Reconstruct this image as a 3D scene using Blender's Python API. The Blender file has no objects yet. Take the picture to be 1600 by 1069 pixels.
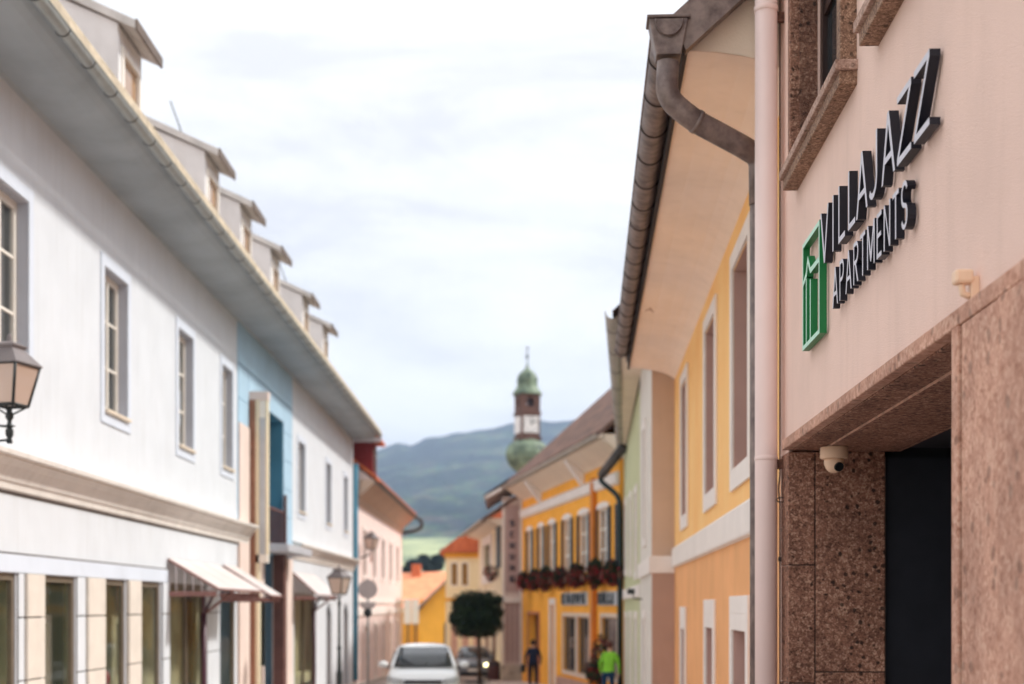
import bpy, bmesh, math, random
from mathutils import Vector, Matrix, noise
random.seed(7)
R = math.radians
F_PX = 2222.0          # focal length in pixels of a 1600 px wide picture (50 mm lens)
VX, VY = 800.0, 945.0  # where the level straight-ahead direction falls
sc = bpy.context.scene
COL = sc.collection

# ------------------------------------------------------------------ camera
cam = bpy.data.cameras.new('camera')
camo = bpy.data.objects.new('camera', cam); COL.objects.link(camo)
camo.location = (0, 0, 0); camo.rotation_euler = (R(90), 0, 0)
cam.lens = 50; cam.sensor_width = 36; cam.shift_y = 410.5/1600
cam.clip_start = .1; cam.clip_end = 20000
cam.dof.use_dof = True; cam.dof.focus_distance = 7.4; cam.dof.aperture_fstop = 1.75
sc.camera = camo

# ------------------------------------------------------------------ world: bright broken cloud over a pale sky
SUN_AZ, SUN_EL = 72.0, 46.0
w = bpy.data.worlds.new('World'); sc.world = w; w.use_nodes = True
nt = w.node_tree; nt.nodes.clear(); N = nt.nodes.new; L = nt.links.new
out = N('ShaderNodeOutputWorld'); bg = N('ShaderNodeBackground'); bg.inputs[1].default_value = .1
sky = N('ShaderNodeTexSky'); sky.sky_type = 'NISHITA'; sky.sun_disc = False
sky.sun_elevation = R(SUN_EL); sky.sun_rotation = R(SUN_AZ); sky.altitude = 700; sky.air_density = 1.2; sky.dust_density = 2
tc = N('ShaderNodeTexCoord'); mp = N('ShaderNodeMapping'); mp.inputs['Scale'].default_value = (1.8, 1.8, 7.0)
mp.inputs['Rotation'].default_value = (R(14), R(18), R(20))
n1 = N('ShaderNodeTexNoise'); n1.inputs['Scale'].default_value = 2.0; n1.inputs['Detail'].default_value = 10; n1.inputs['Roughness'].default_value = .64; n1.inputs['Distortion'].default_value = .35
rp = N('ShaderNodeValToRGB'); e = rp.color_ramp.elements
SKYK = 5.45
e[0].position = .38; e[0].color = (.75, .735, .735, 1)
e[1].position = .60; e[1].color = (1.0, .985, .975, 1)
m = e.new(.47); m.color = (.88, .865, .86, 1)
sclr = N('ShaderNodeVectorMath'); sclr.operation = 'SCALE'; sclr.inputs['Scale'].default_value = SKYK
mx = N('ShaderNodeMix'); mx.data_type = 'RGBA'; mx.inputs[0].default_value = .96
L(tc.outputs['Generated'], mp.inputs[0]); L(mp.outputs[0], n1.inputs[0]); L(n1.outputs[0], rp.inputs[0])
L(rp.outputs[0], sclr.inputs[0]); L(sky.outputs[0], mx.inputs[6]); L(sclr.outputs[0], mx.inputs[7])
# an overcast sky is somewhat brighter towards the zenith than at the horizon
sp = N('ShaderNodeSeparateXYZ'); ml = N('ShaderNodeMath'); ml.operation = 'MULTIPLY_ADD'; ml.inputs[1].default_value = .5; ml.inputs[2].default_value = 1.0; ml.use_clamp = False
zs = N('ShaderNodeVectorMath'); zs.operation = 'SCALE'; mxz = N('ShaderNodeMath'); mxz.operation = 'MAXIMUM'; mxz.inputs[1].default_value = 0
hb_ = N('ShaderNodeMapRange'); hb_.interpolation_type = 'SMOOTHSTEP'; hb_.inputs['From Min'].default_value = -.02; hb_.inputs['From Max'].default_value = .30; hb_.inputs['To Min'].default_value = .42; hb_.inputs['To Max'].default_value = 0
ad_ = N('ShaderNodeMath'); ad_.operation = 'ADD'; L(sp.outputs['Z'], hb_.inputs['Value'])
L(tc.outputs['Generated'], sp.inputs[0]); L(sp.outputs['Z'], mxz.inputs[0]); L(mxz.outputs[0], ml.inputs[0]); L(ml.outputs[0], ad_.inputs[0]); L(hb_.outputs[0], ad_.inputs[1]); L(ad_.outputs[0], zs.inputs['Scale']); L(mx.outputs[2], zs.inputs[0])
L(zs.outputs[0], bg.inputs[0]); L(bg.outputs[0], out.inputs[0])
# ------------------------------------------------------------------ sun
sl = bpy.data.lights.new('sun', 'SUN'); sl.energy = 1.9; sl.angle = R(5); sl.color = (1, .955, .89)
so = bpy.data.objects.new('sun', sl); COL.objects.link(so)
sv = Vector((math.sin(R(SUN_AZ))*math.cos(R(SUN_EL)), math.cos(R(SUN_AZ))*math.cos(R(SUN_EL)), math.sin(R(SUN_EL))))
so.rotation_euler = (-sv).to_track_quat('-Z', 'Y').to_euler(); so.location = (20, 5, 40)
# ------------------------------------------------------------------ exposure and render
vs = sc.view_settings; vs.view_transform = 'Standard'; vs.look = 'None'; vs.gamma = 1; vs.exposure = 1.2; vs.use_curve_mapping = False
sc.cycles.use_denoising = True; sc.cycles.max_bounces = 9; sc.cycles.diffuse_bounces = 6; sc.cycles.volume_bounces = 0
sc.cycles.sample_clamp_indirect = 6; sc.cycles.transparent_max_bounces = 12

# ================================================================== helpers
def lin(v): v /= 255.0; return v/12.92 if v <= .04045 else ((v+.055)/1.055)**2.4
def S(r, g, b, k=1.0): return (lin(r)*k, lin(g)*k, lin(b)*k, 1)
_m = {}
def mat(name, col, rough=.8, var=.08, vscale=3.0, bump=0.0, bscale=60.0, metal=0.0, streak=0.0, col2=None, spec=.35, emit=0, stretch=None, alpha=None):
    """procedural surface: base colour with soft mottling, optional vertical streaks of dirt and a fine relief"""
    if name in _m: return _m[name]
    m = bpy.data.materials.new(name); m.use_nodes = True; t = m.node_tree; b = t.nodes['Principled BSDF']
    b.inputs['Roughness'].default_value = rough; b.inputs['Metallic'].default_value = metal
    b.inputs['Specular IOR Level'].default_value = spec
    tc = t.nodes.new('ShaderNodeTexCoord')
    src = tc.outputs['Object']
    if stretch:
        mp = t.nodes.new('ShaderNodeMapping'); mp.inputs['Scale'].default_value = stretch; t.links.new(src, mp.inputs[0]); src = mp.outputs[0]
    n = t.nodes.new('ShaderNodeTexNoise'); n.inputs['Scale'].default_value = vscale; n.inputs['Detail'].default_value = 6; n.inputs['Roughness'].default_value = .6
    t.links.new(src, n.inputs[0])
    c2 = col2 or tuple(c*(1-var*2.2) for c in col[:3])+(1,)
    r = t.nodes.new('ShaderNodeValToRGB'); r.color_ramp.elements[0].position = .32; r.color_ramp.elements[1].position = .62
    r.color_ramp.elements[0].color = c2; r.color_ramp.elements[1].color = col
    t.links.new(n.outputs[0], r.inputs[0]); cur = r.outputs[0]
    if streak:
        mp = t.nodes.new('ShaderNodeMapping'); mp.inputs['Scale'].default_value = (6, 6, .5); t.links.new(tc.outputs['Object'], mp.inputs[0])
        n2 = t.nodes.new('ShaderNodeTexNoise'); n2.inputs['Scale'].default_value = 1.3; n2.inputs['Detail'].default_value = 7; t.links.new(mp.outputs[0], n2.inputs[0])
        r2 = t.nodes.new('ShaderNodeValToRGB'); r2.color_ramp.elements[0].position = .5; r2.color_ramp.elements[1].position = .78
        r2.color_ramp.elements[0].color = (1, 1, 1, 1); r2.color_ramp.elements[1].color = (1-streak, 1-streak*1.1, 1-streak*1.25, 1)
        t.links.new(n2.outputs[0], r2.inputs[0])
        mu = t.nodes.new('ShaderNodeMix'); mu.data_type = 'RGBA'; mu.blend_type = 'MULTIPLY'; mu.inputs[0].default_value = 1
        t.links.new(cur, mu.inputs[6]); t.links.new(r2.outputs[0], mu.inputs[7]); cur = mu.outputs[2]
    t.links.new(cur, b.inputs['Base Color'])
    if bump:
        n3 = t.nodes.new('ShaderNodeTexNoise'); n3.inputs['Scale'].default_value = bscale; n3.inputs['Detail'].default_value = 8; n3.inputs['Roughness'].default_value = .65
        t.links.new(src, n3.inputs[0])
        bp = t.nodes.new('ShaderNodeBump'); bp.inputs['Strength'].default_value = bump; bp.inputs['Distance'].default_value = .01
        t.links.new(n3.outputs[0], bp.inputs['Height']); t.links.new(bp.outputs[0], b.inputs['Normal'])
    if emit:
        b.inputs['Emission Color'].default_value = col; b.inputs['Emission Strength'].default_value = emit
    _m[name] = m
    return m
def glass_mat(name, tint, rough=.03, alpha=.45):
    if name in _m: return _m[name]
    m = bpy.data.materials.new(name); m.use_nodes = True; t = m.node_tree; b = t.nodes['Principled BSDF']
    b.inputs['Base Color'].default_value = tint; b.inputs['Roughness'].default_value = rough; b.inputs['Specular IOR Level'].default_value = .9
    tc = t.nodes.new('ShaderNodeTexCoord'); n = t.nodes.new('ShaderNodeTexNoise'); n.inputs['Scale'].default_value = 1.2
    bp = t.nodes.new('ShaderNodeBump'); bp.inputs['Strength'].default_value = .06; bp.inputs['Distance'].default_value = .05
    t.links.new(tc.outputs['Object'], n.inputs[0]); t.links.new(n.outputs[0], bp.inputs['Height']); t.links.new(bp.outputs[0], b.inputs['Normal'])
    b.inputs['Alpha'].default_value = alpha
    _m[name] = m; return m
def conglomerate(name, base, dark, light, pit=.5, scale=1.0, crack=0):
    """nagelfluh: pebbles of many sizes in a brown binder, open pits"""
    if name in _m: return _m[name]
    m = bpy.data.materials.new(name); m.use_nodes = True; t = m.node_tree; b = t.nodes['Principled BSDF']; b.inputs['Roughness'].default_value = .75; b.inputs['Specular IOR Level'].default_value = .3
    nn = t.nodes.new; lk = t.links.new
    tc = nn('ShaderNodeTexCoord'); n0 = nn('ShaderNodeTexNoise'); n0.inputs['Scale'].default_value = 9*scale; n0.inputs['Detail'].default_value = 5
    lk(tc.outputs['Object'], n0.inputs[0])
    wv = nn('ShaderNodeVectorMath'); wv.operation = 'MULTIPLY_ADD'; wv.inputs[1].default_value = (.010/scale,)*3
    lk(n0.outputs['Color'], wv.inputs[0]); lk(tc.outputs['Object'], wv.inputs[2])
    v1 = nn('ShaderNodeTexVoronoi'); v1.inputs['Scale'].default_value = 52*scale; lk(wv.outputs[0], v1.inputs[0])
    v2 = nn('ShaderNodeTexVoronoi'); v2.inputs['Scale'].default_value = 120*scale; lk(wv.outputs[0], v2.inputs[0])
    v3 = nn('ShaderNodeTexVoronoi'); v3.inputs['Scale'].default_value = 18*scale; v3.inputs['Randomness'].default_value = 1
    wv3 = nn('ShaderNodeVectorMath'); wv3.operation = 'MULTIPLY_ADD'; wv3.inputs[1].default_value = (.030/scale,)*3; n03 = nn('ShaderNodeTexNoise'); n03.inputs['Scale'].default_value = 26*scale; n03.inputs['Detail'].default_value = 3
    lk(tc.outputs['Object'], n03.inputs[0]); lk(n03.outputs['Color'], wv3.inputs[0]); lk(tc.outputs['Object'], wv3.inputs[2]); lk(wv3.outputs[0], v3.inputs[0])
    sp = nn('ShaderNodeSeparateColor'); lk(v1.outputs['Color'], sp.inputs[0])
    sp2 = nn('ShaderNodeSeparateColor'); lk(v2.outputs['Color'], sp2.inputs[0])
    r1 = nn('ShaderNodeValToRGB'); el = r1.color_ramp.elements; el[0].position = 0; el[0].color = dark; el[1].position = 1; el[1].color = light
    x = el.new(.25); x.color = tuple((a+c)/2 for a, c in zip(dark, base)); x = el.new(.6); x.color = base
    mxv = nn('ShaderNodeMix'); mxv.inputs[0].default_value = .5; lk(sp.outputs[0], mxv.inputs[2]); lk(sp2.outputs[0], mxv.inputs[3]); lk(mxv.outputs[0], r1.inputs[0])
    # dark pits: centres of a few coarse cells
    r3 = nn('ShaderNodeValToRGB'); r3.color_ramp.elements[0].position = .20; r3.color_ramp.elements[1].position = .30; r3.color_ramp.elements[0].color = (1-pit,)*3+(1,); r3.color_ramp.elements[1].color = (1, 1, 1, 1)
    lk(v3.outputs['Distance'], r3.inputs[0])
    sp3 = nn('ShaderNodeSeparateColor'); lk(v3.outputs['Color'], sp3.inputs[0])
    gt = nn('ShaderNodeMath'); gt.operation = 'GREATER_THAN'; gt.inputs[1].default_value = .45; lk(sp3.outputs[1], gt.inputs[0])
    mu = nn('ShaderNodeMix'); mu.data_type = 'RGBA'; mu.blend_type = 'MULTIPLY'; lk(gt.outputs[0], mu.inputs[0]); lk(r1.outputs[0], mu.inputs[6]); lk(r3.outputs[0], mu.inputs[7])
    n4 = nn('ShaderNodeTexNoise'); n4.inputs['Scale'].default_value = 3; n4.inputs['Detail'].default_value = 5; lk(tc.outputs['Object'], n4.inputs[0])
    r4 = nn('ShaderNodeValToRGB'); r4.color_ramp.elements[0].position = .35; r4.color_ramp.elements[1].position = .65; r4.color_ramp.elements[0].color = (.72, .70, .70, 1); r4.color_ramp.elements[1].color = (1.0, 1.0, 1.0, 1); lk(n4.outputs[0], r4.inputs[0])
    mu2 = nn('ShaderNodeMix'); mu2.data_type = 'RGBA'; mu2.blend_type = 'MULTIPLY'; mu2.inputs[0].default_value = 1; lk(mu.outputs[2], mu2.inputs[6]); lk(r4.outputs[0], mu2.inputs[7])
    lk(mu2.outputs[2], b.inputs['Base Color'])
    ad = nn('ShaderNodeMix'); ad.inputs[0].default_value = .5; lk(v1.outputs['Distance'], ad.inputs[2]); lk(r3.outputs[0], ad.inputs[3])
    bp = nn('ShaderNodeBump'); bp.inputs['Strength'].default_value = .35; bp.inputs['Distance'].default_value = .0025; lk(ad.outputs[0], bp.inputs['Height']); lk(bp.outputs[0], b.inputs['Normal'])
    _m[name] = m; return m

class Fr:
    """a wall's own axes: u along it, n out of it towards the street, z up"""
    def __init__(s, ox, oy, dx, dy, side):
        l = math.hypot(dx, dy); s.ox, s.oy = ox, oy; s.dx, s.dy = dx/l, dy/l
        s.nx, s.ny = (-s.dy, s.dx) if side == 'R' else (s.dy, -s.dx)
    def w(s, u, n, z): return Vector((s.ox+s.dx*u+s.nx*n, s.oy+s.dy*u+s.ny*n, z))
    def u(s, p, n=0.0):
        k = (p-VX)/F_PX; ox = s.ox+s.nx*n; oy = s.oy+s.ny*n
        return (ox-k*oy)/(k*s.dy-s.dx)
    def z(s, p, py, n=0.0): return (VY-py)/F_PX*s.w(s.u(p, n), n, 0).y
    def shift(s, n): return Fr(s.ox+s.nx*n, s.oy+s.ny*n, s.dx, s.dy, 'R' if (s.nx*-s.dy+s.ny*s.dx) > 0 else 'L')
WORLD = Fr(0, 0, 1, 0, 'R')     # u = x, n = y, z
def at(p, py, y): return Vector(((p-VX)/F_PX*y, y, (VY-py)/F_PX*y))
def gz(y):                       # the street falls gently away from the camera
    if y < 130: return -1.65-.028*y
    return -5.29-.004*(y-130) if y < 250 else -5.77

_off = {}
class MB:
    def __init__(s, fr=WORLD): s.v = []; s.f = []; s.m = []; s.s = []; s.fr = fr
    def pt(s, u, n, z): s.v.append(s.fr.w(u, n, z)); return len(s.v)-1
    def face(s, idx, mi=0, sm=False): s.f.append(tuple(idx)); s.m.append(mi); s.s.append(sm)
    def quad(s, pts, mi=0, sm=False): s.face([s.pt(*p) for p in pts], mi, sm); return s
    def box(s, u0, u1, n0, n1, z0, z1, mi=0):
        i = [s.pt(*c) for c in ((u0,n0,z0),(u1,n0,z0),(u1,n1,z0),(u0,n1,z0),(u0,n0,z1),(u1,n0,z1),(u1,n1,z1),(u0,n1,z1))]
        for q in ((0,1,2,3),(4,5,6,7),(0,1,5,4),(1,2,6,5),(2,3,7,6),(3,0,4,7)): s.face([i[k] for k in q], mi)
        return s
    def prism_u(s, prof, u0, u1, mi=0, sm=False, cap=True):
        """profile [(n,z)] swept along u"""
        a = [s.pt(u0, n, z) for n, z in prof]; b = [s.pt(u1, n, z) for n, z in prof]; k = len(prof)
        for j in range(k): s.face([a[j], a[(j+1) % k], b[(j+1) % k], b[j]], mi, sm)
        if cap: s.face(a, mi); s.face(b, mi)
        return s
    def sheet_u(s, prof, u0, u1, mi=0, sm=True):
        a = [s.pt(u0, n, z) for n, z in prof]; b = [s.pt(u1, n, z) for n, z in prof]
        for j in range(len(prof)-1): s.face([a[j], a[j+1], b[j+1], b[j]], mi, sm)
        return s
    def prism_n(s, poly, n0, n1, mi=0, side=None):
        """polygon [(u,z)] given depth along n"""
        a = [s.pt(u, n0, z) for u, z in poly]; b = [s.pt(u, n1, z) for u, z in poly]; k = len(poly)
        for j in range(k): s.face([a[j], a[(j+1) % k], b[(j+1) % k], b[j]], mi if side is None else side)
        s.face(a, mi if side is None else side); s.face(b, mi)
        return s
    def tube(s, path, r, seg=10, mi=0, cap=True, raw=False):
        P = [(Vector(p) if raw else s.fr.w(*p)) for p in path]; rr = r if isinstance(r, (list, tuple)) else [r]*len(P)
        up = None; rings = []
        for k, p in enumerate(P):
            t = (P[min(k+1, len(P)-1)]-P[max(k-1, 0)]).normalized()
            if up is None: up = t.orthogonal().normalized()
            else: up = (up-t*up.dot(t)).normalized()
            bi = t.cross(up); ring = []
            for j in range(seg):
                a = 2*math.pi*j/seg; s.v.append(p+(up*math.cos(a)+bi*math.sin(a))*rr[k]); ring.append(len(s.v)-1)
            rings.append(ring)
        for a, b in zip(rings, rings[1:]):
            for j in range(seg): s.face([a[j], a[(j+1) % seg], b[(j+1) % seg], b[j]], mi, True)
        if cap: s.face(rings[0], mi); s.face(rings[-1], mi)
        return s
    def lathe(s, c, prof, seg=16, mi=0, rot=0, sm=True):
        """profile [(r,z)] round the vertical through c (world)"""
        rings = []
        for r, z in prof:
            ring = []
            for j in range(seg):
                a = rot+2*math.pi*j/seg; s.v.append(Vector((c[0]+max(r, 1e-4)*math.cos(a), c[1]+max(r, 1e-4)*math.sin(a), c[2]+z))); ring.append(len(s.v)-1)
            rings.append(ring)
        for a, b in zip(rings, rings[1:]):
            for j in range(seg): s.face([a[j], a[(j+1) % seg], b[(j+1) % seg], b[j]], mi, sm)
        s.face(rings[0], mi); s.face(rings[-1], mi)
        return s
    def ball(s, c, rx, ry, rz, seg=14, rings=8, mi=0):
        pr = [(math.sin(math.pi*k/rings), -math.cos(math.pi*k/rings)) for k in range(rings+1)]; rg = []
        for r, z in pr:
            ring = []
            for j in range(seg):
                a = 2*math.pi*j/seg; s.v.append(Vector((c[0]+rx*max(r, .002)*math.cos(a), c[1]+ry*max(r, .002)*math.sin(a), c[2]+rz*z))); ring.append(len(s.v)-1)
            rg.append(ring)
        for a, b in zip(rg, rg[1:]):
            for j in range(seg): s.face([a[j], a[(j+1) % seg], b[(j+1) % seg], b[j]], mi, True)
        s.face(rg[0], mi); s.face(rg[-1], mi)
        return s
    def build(s, name, mats, parent=None, bevel=0, **tags):
        if not isinstance(mats, (list, tuple)): mats = [mats]
        me = bpy.data.meshes.new(name); off = _off.get(parent.as_pointer(), Vector()) if parent else Vector()
        me.from_pydata([v-off for v in s.v], [], s.f)
        for q in mats: me.materials.append(q)
        me.polygons.foreach_set('material_index', s.m); me.polygons.foreach_set('use_smooth', s.s)
        bm = bmesh.new(); bm.from_mesh(me); bmesh.ops.recalc_face_normals(bm, faces=bm.faces); bm.to_mesh(me); bm.free(); me.update()
        o = bpy.data.objects.new(name, me); COL.objects.link(o)
        if parent: o.parent = parent; _off[o.as_pointer()] = off
        if bevel:
            b = o.modifiers.new('edge', 'BEVEL'); b.width = bevel; b.segments = 2; b.limit_method = 'ANGLE'; b.angle_limit = R(40)
        for k, v in tags.items(): o[k] = v
        return o
def thing(name, label, cat, loc, group=None):
    o = bpy.data.objects.new(name, None); COL.objects.link(o); o.location = loc; o.empty_display_size = .2
    o['label'] = label; o['category'] = cat
    if group: o['group'] = group
    _off[o.as_pointer()] = Vector(loc); return o
def wall(fr, u0, u1, z0, z1, holes, depth, name, mats, parent, **tags):
    """plane with real openings; every opening has reveals going back `depth`"""
    b = MB(fr); us = sorted({u0, u1}|{h[0] for h in holes}|{h[1] for h in holes}); zs = sorted({z0, z1}|{h[2] for h in holes}|{h[3] for h in holes})
    for a, c in zip(us, us[1:]):
        for d, e in zip(zs, zs[1:]):
            mu, mz = (a+c)/2, (d+e)/2
            if any(h[0] < mu < h[1] and h[2] < mz < h[3] for h in holes): continue
            b.quad([(a, 0, d), (c, 0, d), (c, 0, e), (a, 0, e)])
    for h in holes:
        dd = h[4] if len(h) > 4 else depth; mi = 1 if isinstance(mats, (list, tuple)) and len(mats) > 1 else 0
        b.quad([(h[0],0,h[2]),(h[0],0,h[3]),(h[0],-dd,h[3]),(h[0],-dd,h[2])], mi); b.quad([(h[1],0,h[2]),(h[1],0,h[3]),(h[1],-dd,h[3]),(h[1],-dd,h[2])], mi)
        b.quad([(h[0],0,h[3]),(h[1],0,h[3]),(h[1],-dd,h[3]),(h[0],-dd,h[3])], mi); b.quad([(h[0],0,h[2]),(h[1],0,h[2]),(h[1],-dd,h[2]),(h[0],-dd,h[2])], mi)
    return b.build(name, mats, parent, **tags)
def ring(b, u0, u1, z0, z1, t, n0, n1, mi=0, tb=None):
    tb = t if tb is None else tb
    b.box(u0, u0+t, n0, n1, z0, z1, mi); b.box(u1-t, u1, n0, n1, z0, z1, mi)
    b.box(u0+t, u1-t, n0, n1, z1-t, z1, mi); b.box(u0+t, u1-t, n0, n1, z0, z0+tb, mi); return b
def window(fr, u0, u1, z0, z1, n, parent, fmat, gmat, cols=2, rows=3, ft=.06, name='window', curtain=None, cmat=None, mt=.022, sash=True):
    """timber window set at depth n: frame with glazing bars, panes and maybe a curtain behind"""
    b = MB(fr); ring(b, u0, u1, z0, z1, ft, n, n+.06)
    if sash and cols > 1:
        c = (u0+u1)/2; b.box(c-.035, c+.035, n+.004, n+.07, z0+ft, z1-ft)
    o = b.build(name, fmat, parent)
    for i in range(1, rows):
        z = z0+(z1-z0)*i/rows; MB(fr).box(u0+ft, u1-ft, n+.012, n+.05, z-mt, z+mt).build('glazing_bar', fmat, o)
    if cols > 2:
        for i in range(1, cols):
            u = u0+(u1-u0)*i/cols
            if abs(u-(u0+u1)/2) > .05: MB(fr).box(u-mt, u+mt, n+.014, n+.046, z0+ft, z1-ft).build('glazing_bar', fmat, o)
    w = (u1-u0)/2 if cols > 1 else (u1-u0)
    for q in range(2 if cols > 1 else 1):
        a = u0+q*w
        MB(fr).box(a+ft*.6, a+w-ft*.6, n+.022, n+.030, z0+ft*.8, z1-ft*.8).build('pane', gmat, o)
    if curtain:
        for q in range(2):
            m = MB(fr); a, c = (u0+.03, u0+(u1-u0)*curtain) if q == 0 else (u1-(u1-u0)*curtain, u1-.03)
            nn = 14; pts = [(a+(c-a)*i/nn, n-.09+.02*math.sin(i*2.2)) for i in range(nn+1)]
            for (ua, na), (ub, nb) in zip(pts, pts[1:]): m.quad([(ua, na, z0+.03), (ub, nb, z0+.03), (ub, nb, z1-.03), (ua, na, z1-.03)], 0, True)
            m.build('curtain', cmat, o)
    return o
def leaves(b, center, dims, n, size, mats=3, shape='ball', jag=.25, seed=1):
    """many small leaf faces through the crown's volume, thinner at the rim"""
    rnd = random.Random(seed); k = 0
    while k < n:
        p = Vector((rnd.uniform(-1, 1), rnd.uniform(-1, 1), rnd.uniform(-1, 1)))
        q = p.length if shape == 'ball' else max((abs(p.x)**4+abs(p.y)**4+abs(p.z)**4)**.25, .01)
        lim = 1-jag*abs(noise.noise(p*2.3+Vector((seed, 0, 0))))*1.6
        if q > lim or q < .45: continue
        k += 1; c = Vector(center)+Vector((p.x*dims[0], p.y*dims[1], p.z*dims[2]))
        a = Vector((rnd.gauss(0, 1), rnd.gauss(0, 1), rnd.gauss(0, 1))).normalized(); t = a.orthogonal().normalized(); t2 = a.cross(t); sz = size*rnd.uniform(.6, 1.3)
        i = len(b.v); b.v += [c-t*sz, c+t2*sz*.5, c+t*sz, c-t2*sz*.5]; b.face((i, i+1, i+2, i+3), rnd.randrange(mats))
    return b

# ================================================================== materials
PINK = mat('pink render', S(248,217,203), .9, .045, 1.1, .8, 120, streak=.05, spec=.15)
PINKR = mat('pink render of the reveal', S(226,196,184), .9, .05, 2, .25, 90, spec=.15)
STONE = conglomerate('brown conglomerate stone', S(156,110,90), S(62,42,34), S(214,176,152), .82)
STONEL = conglomerate('pale conglomerate stone', S(208,162,140), S(168,118,96), S(224,186,164), .35, .6)
STONEW = conglomerate('ochre brown conglomerate stone', S(158,124,102), S(84,60,48), S(204,172,146), .6, 1.25)
STONEP = conglomerate('pinkish beige sill stone', S(190,158,142), S(140,108,94), S(216,188,172), .3, 1.1)
NAVY = mat('dark navy paint', S(34,37,46), .55, .12, 5, .15, 300, spec=.3)
DARKW = mat('dark brown stained wood', S(58,38,34), .45, .25, 8, .2, 60, stretch=(1,1,.15))
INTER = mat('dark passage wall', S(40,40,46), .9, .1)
WIN = glass_mat('window glass', S(60,66,70), .03, .55)
WINB = glass_mat('old window glass', S(70,76,82), .05, .6)
SHOPG = glass_mat('shop glass', S(90,96,76), .03, .18); WINL = glass_mat('upper window glass', S(90,94,92), .04, .35)
LET_F = mat('brushed light letter face', S(208,206,216), .4, .04, 12, spec=.5)
LET_S = mat('navy letter edge', S(17,19,33), .45, .06, spec=.4)
LOG_F = mat('pale green emblem face', S(190,236,212), .4, .04, spec=.5)
LOG_S = mat('green emblem edge', S(14,118,62), .45, .06, spec=.4)
PINKP = mat('pink painted pipe', S(236,212,206), .5, .03, 2, .05, 60, streak=.03, spec=.4)
ZINC = mat('weathered zinc', S(140,124,118), .5, .3, 9, .1, 40, metal=.35, streak=.25, col2=S(92,78,76), spec=.5)
ZINCD = mat('dark weathered gutter sheet', S(84,80,78), .55, .2, 6, .1, 40, metal=.3, streak=.15)
ZINCL = mat('pale grey gutter sheet', S(176,170,160), .55, .12, 5, .1, 40, metal=.2, streak=.15)
PEACH = mat('peach eave plaster', S(255,234,218), .9, .04, 1.2, .35, 70, streak=.05, spec=.12)
CREAM = mat('cream gable plaster', S(232,214,194), .9, .04, 1.5, .35, 60, spec=.12)
YELL = mat('warm yellow render', S(254,208,142), .9, .06, .9, .35, 90, streak=.05, col2=S(252,196,128), spec=.12)
YELL2 = mat('apricot render', S(244,182,128), .9, .06, .9, .35, 90, streak=.05, spec=.12)
WHITE = mat('white trim paint', S(240,232,226), .8, .035, 2, .15, 60, streak=.03, spec=.2)
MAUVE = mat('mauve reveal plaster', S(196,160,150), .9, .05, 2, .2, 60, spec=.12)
TAUPE = mat('taupe plaster', S(206,180,160), .9, .05, 1.2, .3, 60, streak=.06, spec=.12)
TAUPE2 = mat('darker taupe plinth plaster', S(188,156,140), .9, .05, 1.2, .3, 60, streak=.06, spec=.12)
OFFW = mat('grey white plaster', S(228,222,214), .9, .05, 1, .3, 50, streak=.06, spec=.12)
GREEN = mat('pale green render', S(206,208,168), .9, .06, 1, .3, 50, streak=.06, spec=.12)
ORANG = mat('strong orange render', S(255,182,76), .9, .06, 1, .3, 40, streak=.06, spec=.12)
ORANGD = mat('deep orange pipe paint', S(214,126,34), .6, .08)
PGREY = mat('pinkish grey render', S(214,196,188), .9, .05, 1, .3, 40, streak=.05, spec=.12)
PGREY2 = mat('mauve grey render panel', S(186,160,156), .9, .05, 1, .3, 40, spec=.12)
SAND = mat('sand coloured render', S(240,226,196), .9, .05, 1, .3, 40, streak=.05, spec=.12)
CRYE = mat('pale cream yellow render', S(250,232,190), .9, .05, 1, .3, 40, spec=.12)
OCHRE = mat('ochre yellow render', S(240,176,72), .9, .06, 1, .3, 30, spec=.12)
WALLW = mat('white render', S(218,223,229), .85, .03, 1.2, .25, 80, streak=.07, spec=.15)
WALLB = mat('bluish white band paint', S(214,222,234), .85, .03, 1.5, .15, 60, streak=.03, spec=.2)
WALLG = mat('white jamb in shade', S(182,186,196), .85, .03, 1.5, .15, 60, spec=.2)  # reveals coloured greyer than the wall, their shade put into the colour
SOFF = mat('grey green boarded soffit', S(168,178,184), .8, .09, .8, .15, 30, spec=.2)
TROUGH = mat('light grey gutter', S(166,172,170), .5, .08, 4, 0, metal=.15, streak=.1)
ROOFB = mat('beige roof edging', S(212,198,174), .8, .16, 3, .3, 30, streak=.2)
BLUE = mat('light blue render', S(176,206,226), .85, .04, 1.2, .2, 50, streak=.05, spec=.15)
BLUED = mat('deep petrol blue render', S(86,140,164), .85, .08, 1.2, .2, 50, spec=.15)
BROWN = mat('copper brown cladding', S(170,120,96), .6, .12, 4, .1, 30, streak=.15)
ROSE = mat('rose beige render', S(232,212,202), .9, .04, 1.2, .2, 50, spec=.12)
REDB = mat('dark red brown panel', S(114,78,72), .6, .15, 4)
PLUM = mat('plum painted steel', S(84,44,62), .45, .08, spec=.5)
FRAMEW = mat('white window paint', S(242,236,226), .5, .03, 3, spec=.4)
OLIVE = mat('olive green shop wall', S(150,152,96), .9, .15, .6)
SHOPF = mat('brown bronze shop frame', S(120,108,92), .45, .1, spec=.5)
BEIGE = mat('beige stone facing', S(224,215,204), .75, .05, 3, .15, 60, streak=.04)
GROOVE = mat('dark joint', S(92,84,80), .9, .05)
TILE = mat('brown clay roof tiles', S(132,98,82), .85, .3, 1.8, .9, 12, col2=S(72,56,50), streak=.35)
TILEO = mat('orange clay roof tiles', S(214,120,76), .85, .2, 1.5, .9, 12, col2=S(176,88,58), streak=.12)
TILEP = mat('pale orange clay tiles', S(240,160,118), .85, .12, 1.5, .7, 8)
TILEG = mat('grey brown roof tiles', S(150,134,128), .85, .15, 1.5, .7, 10)
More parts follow.
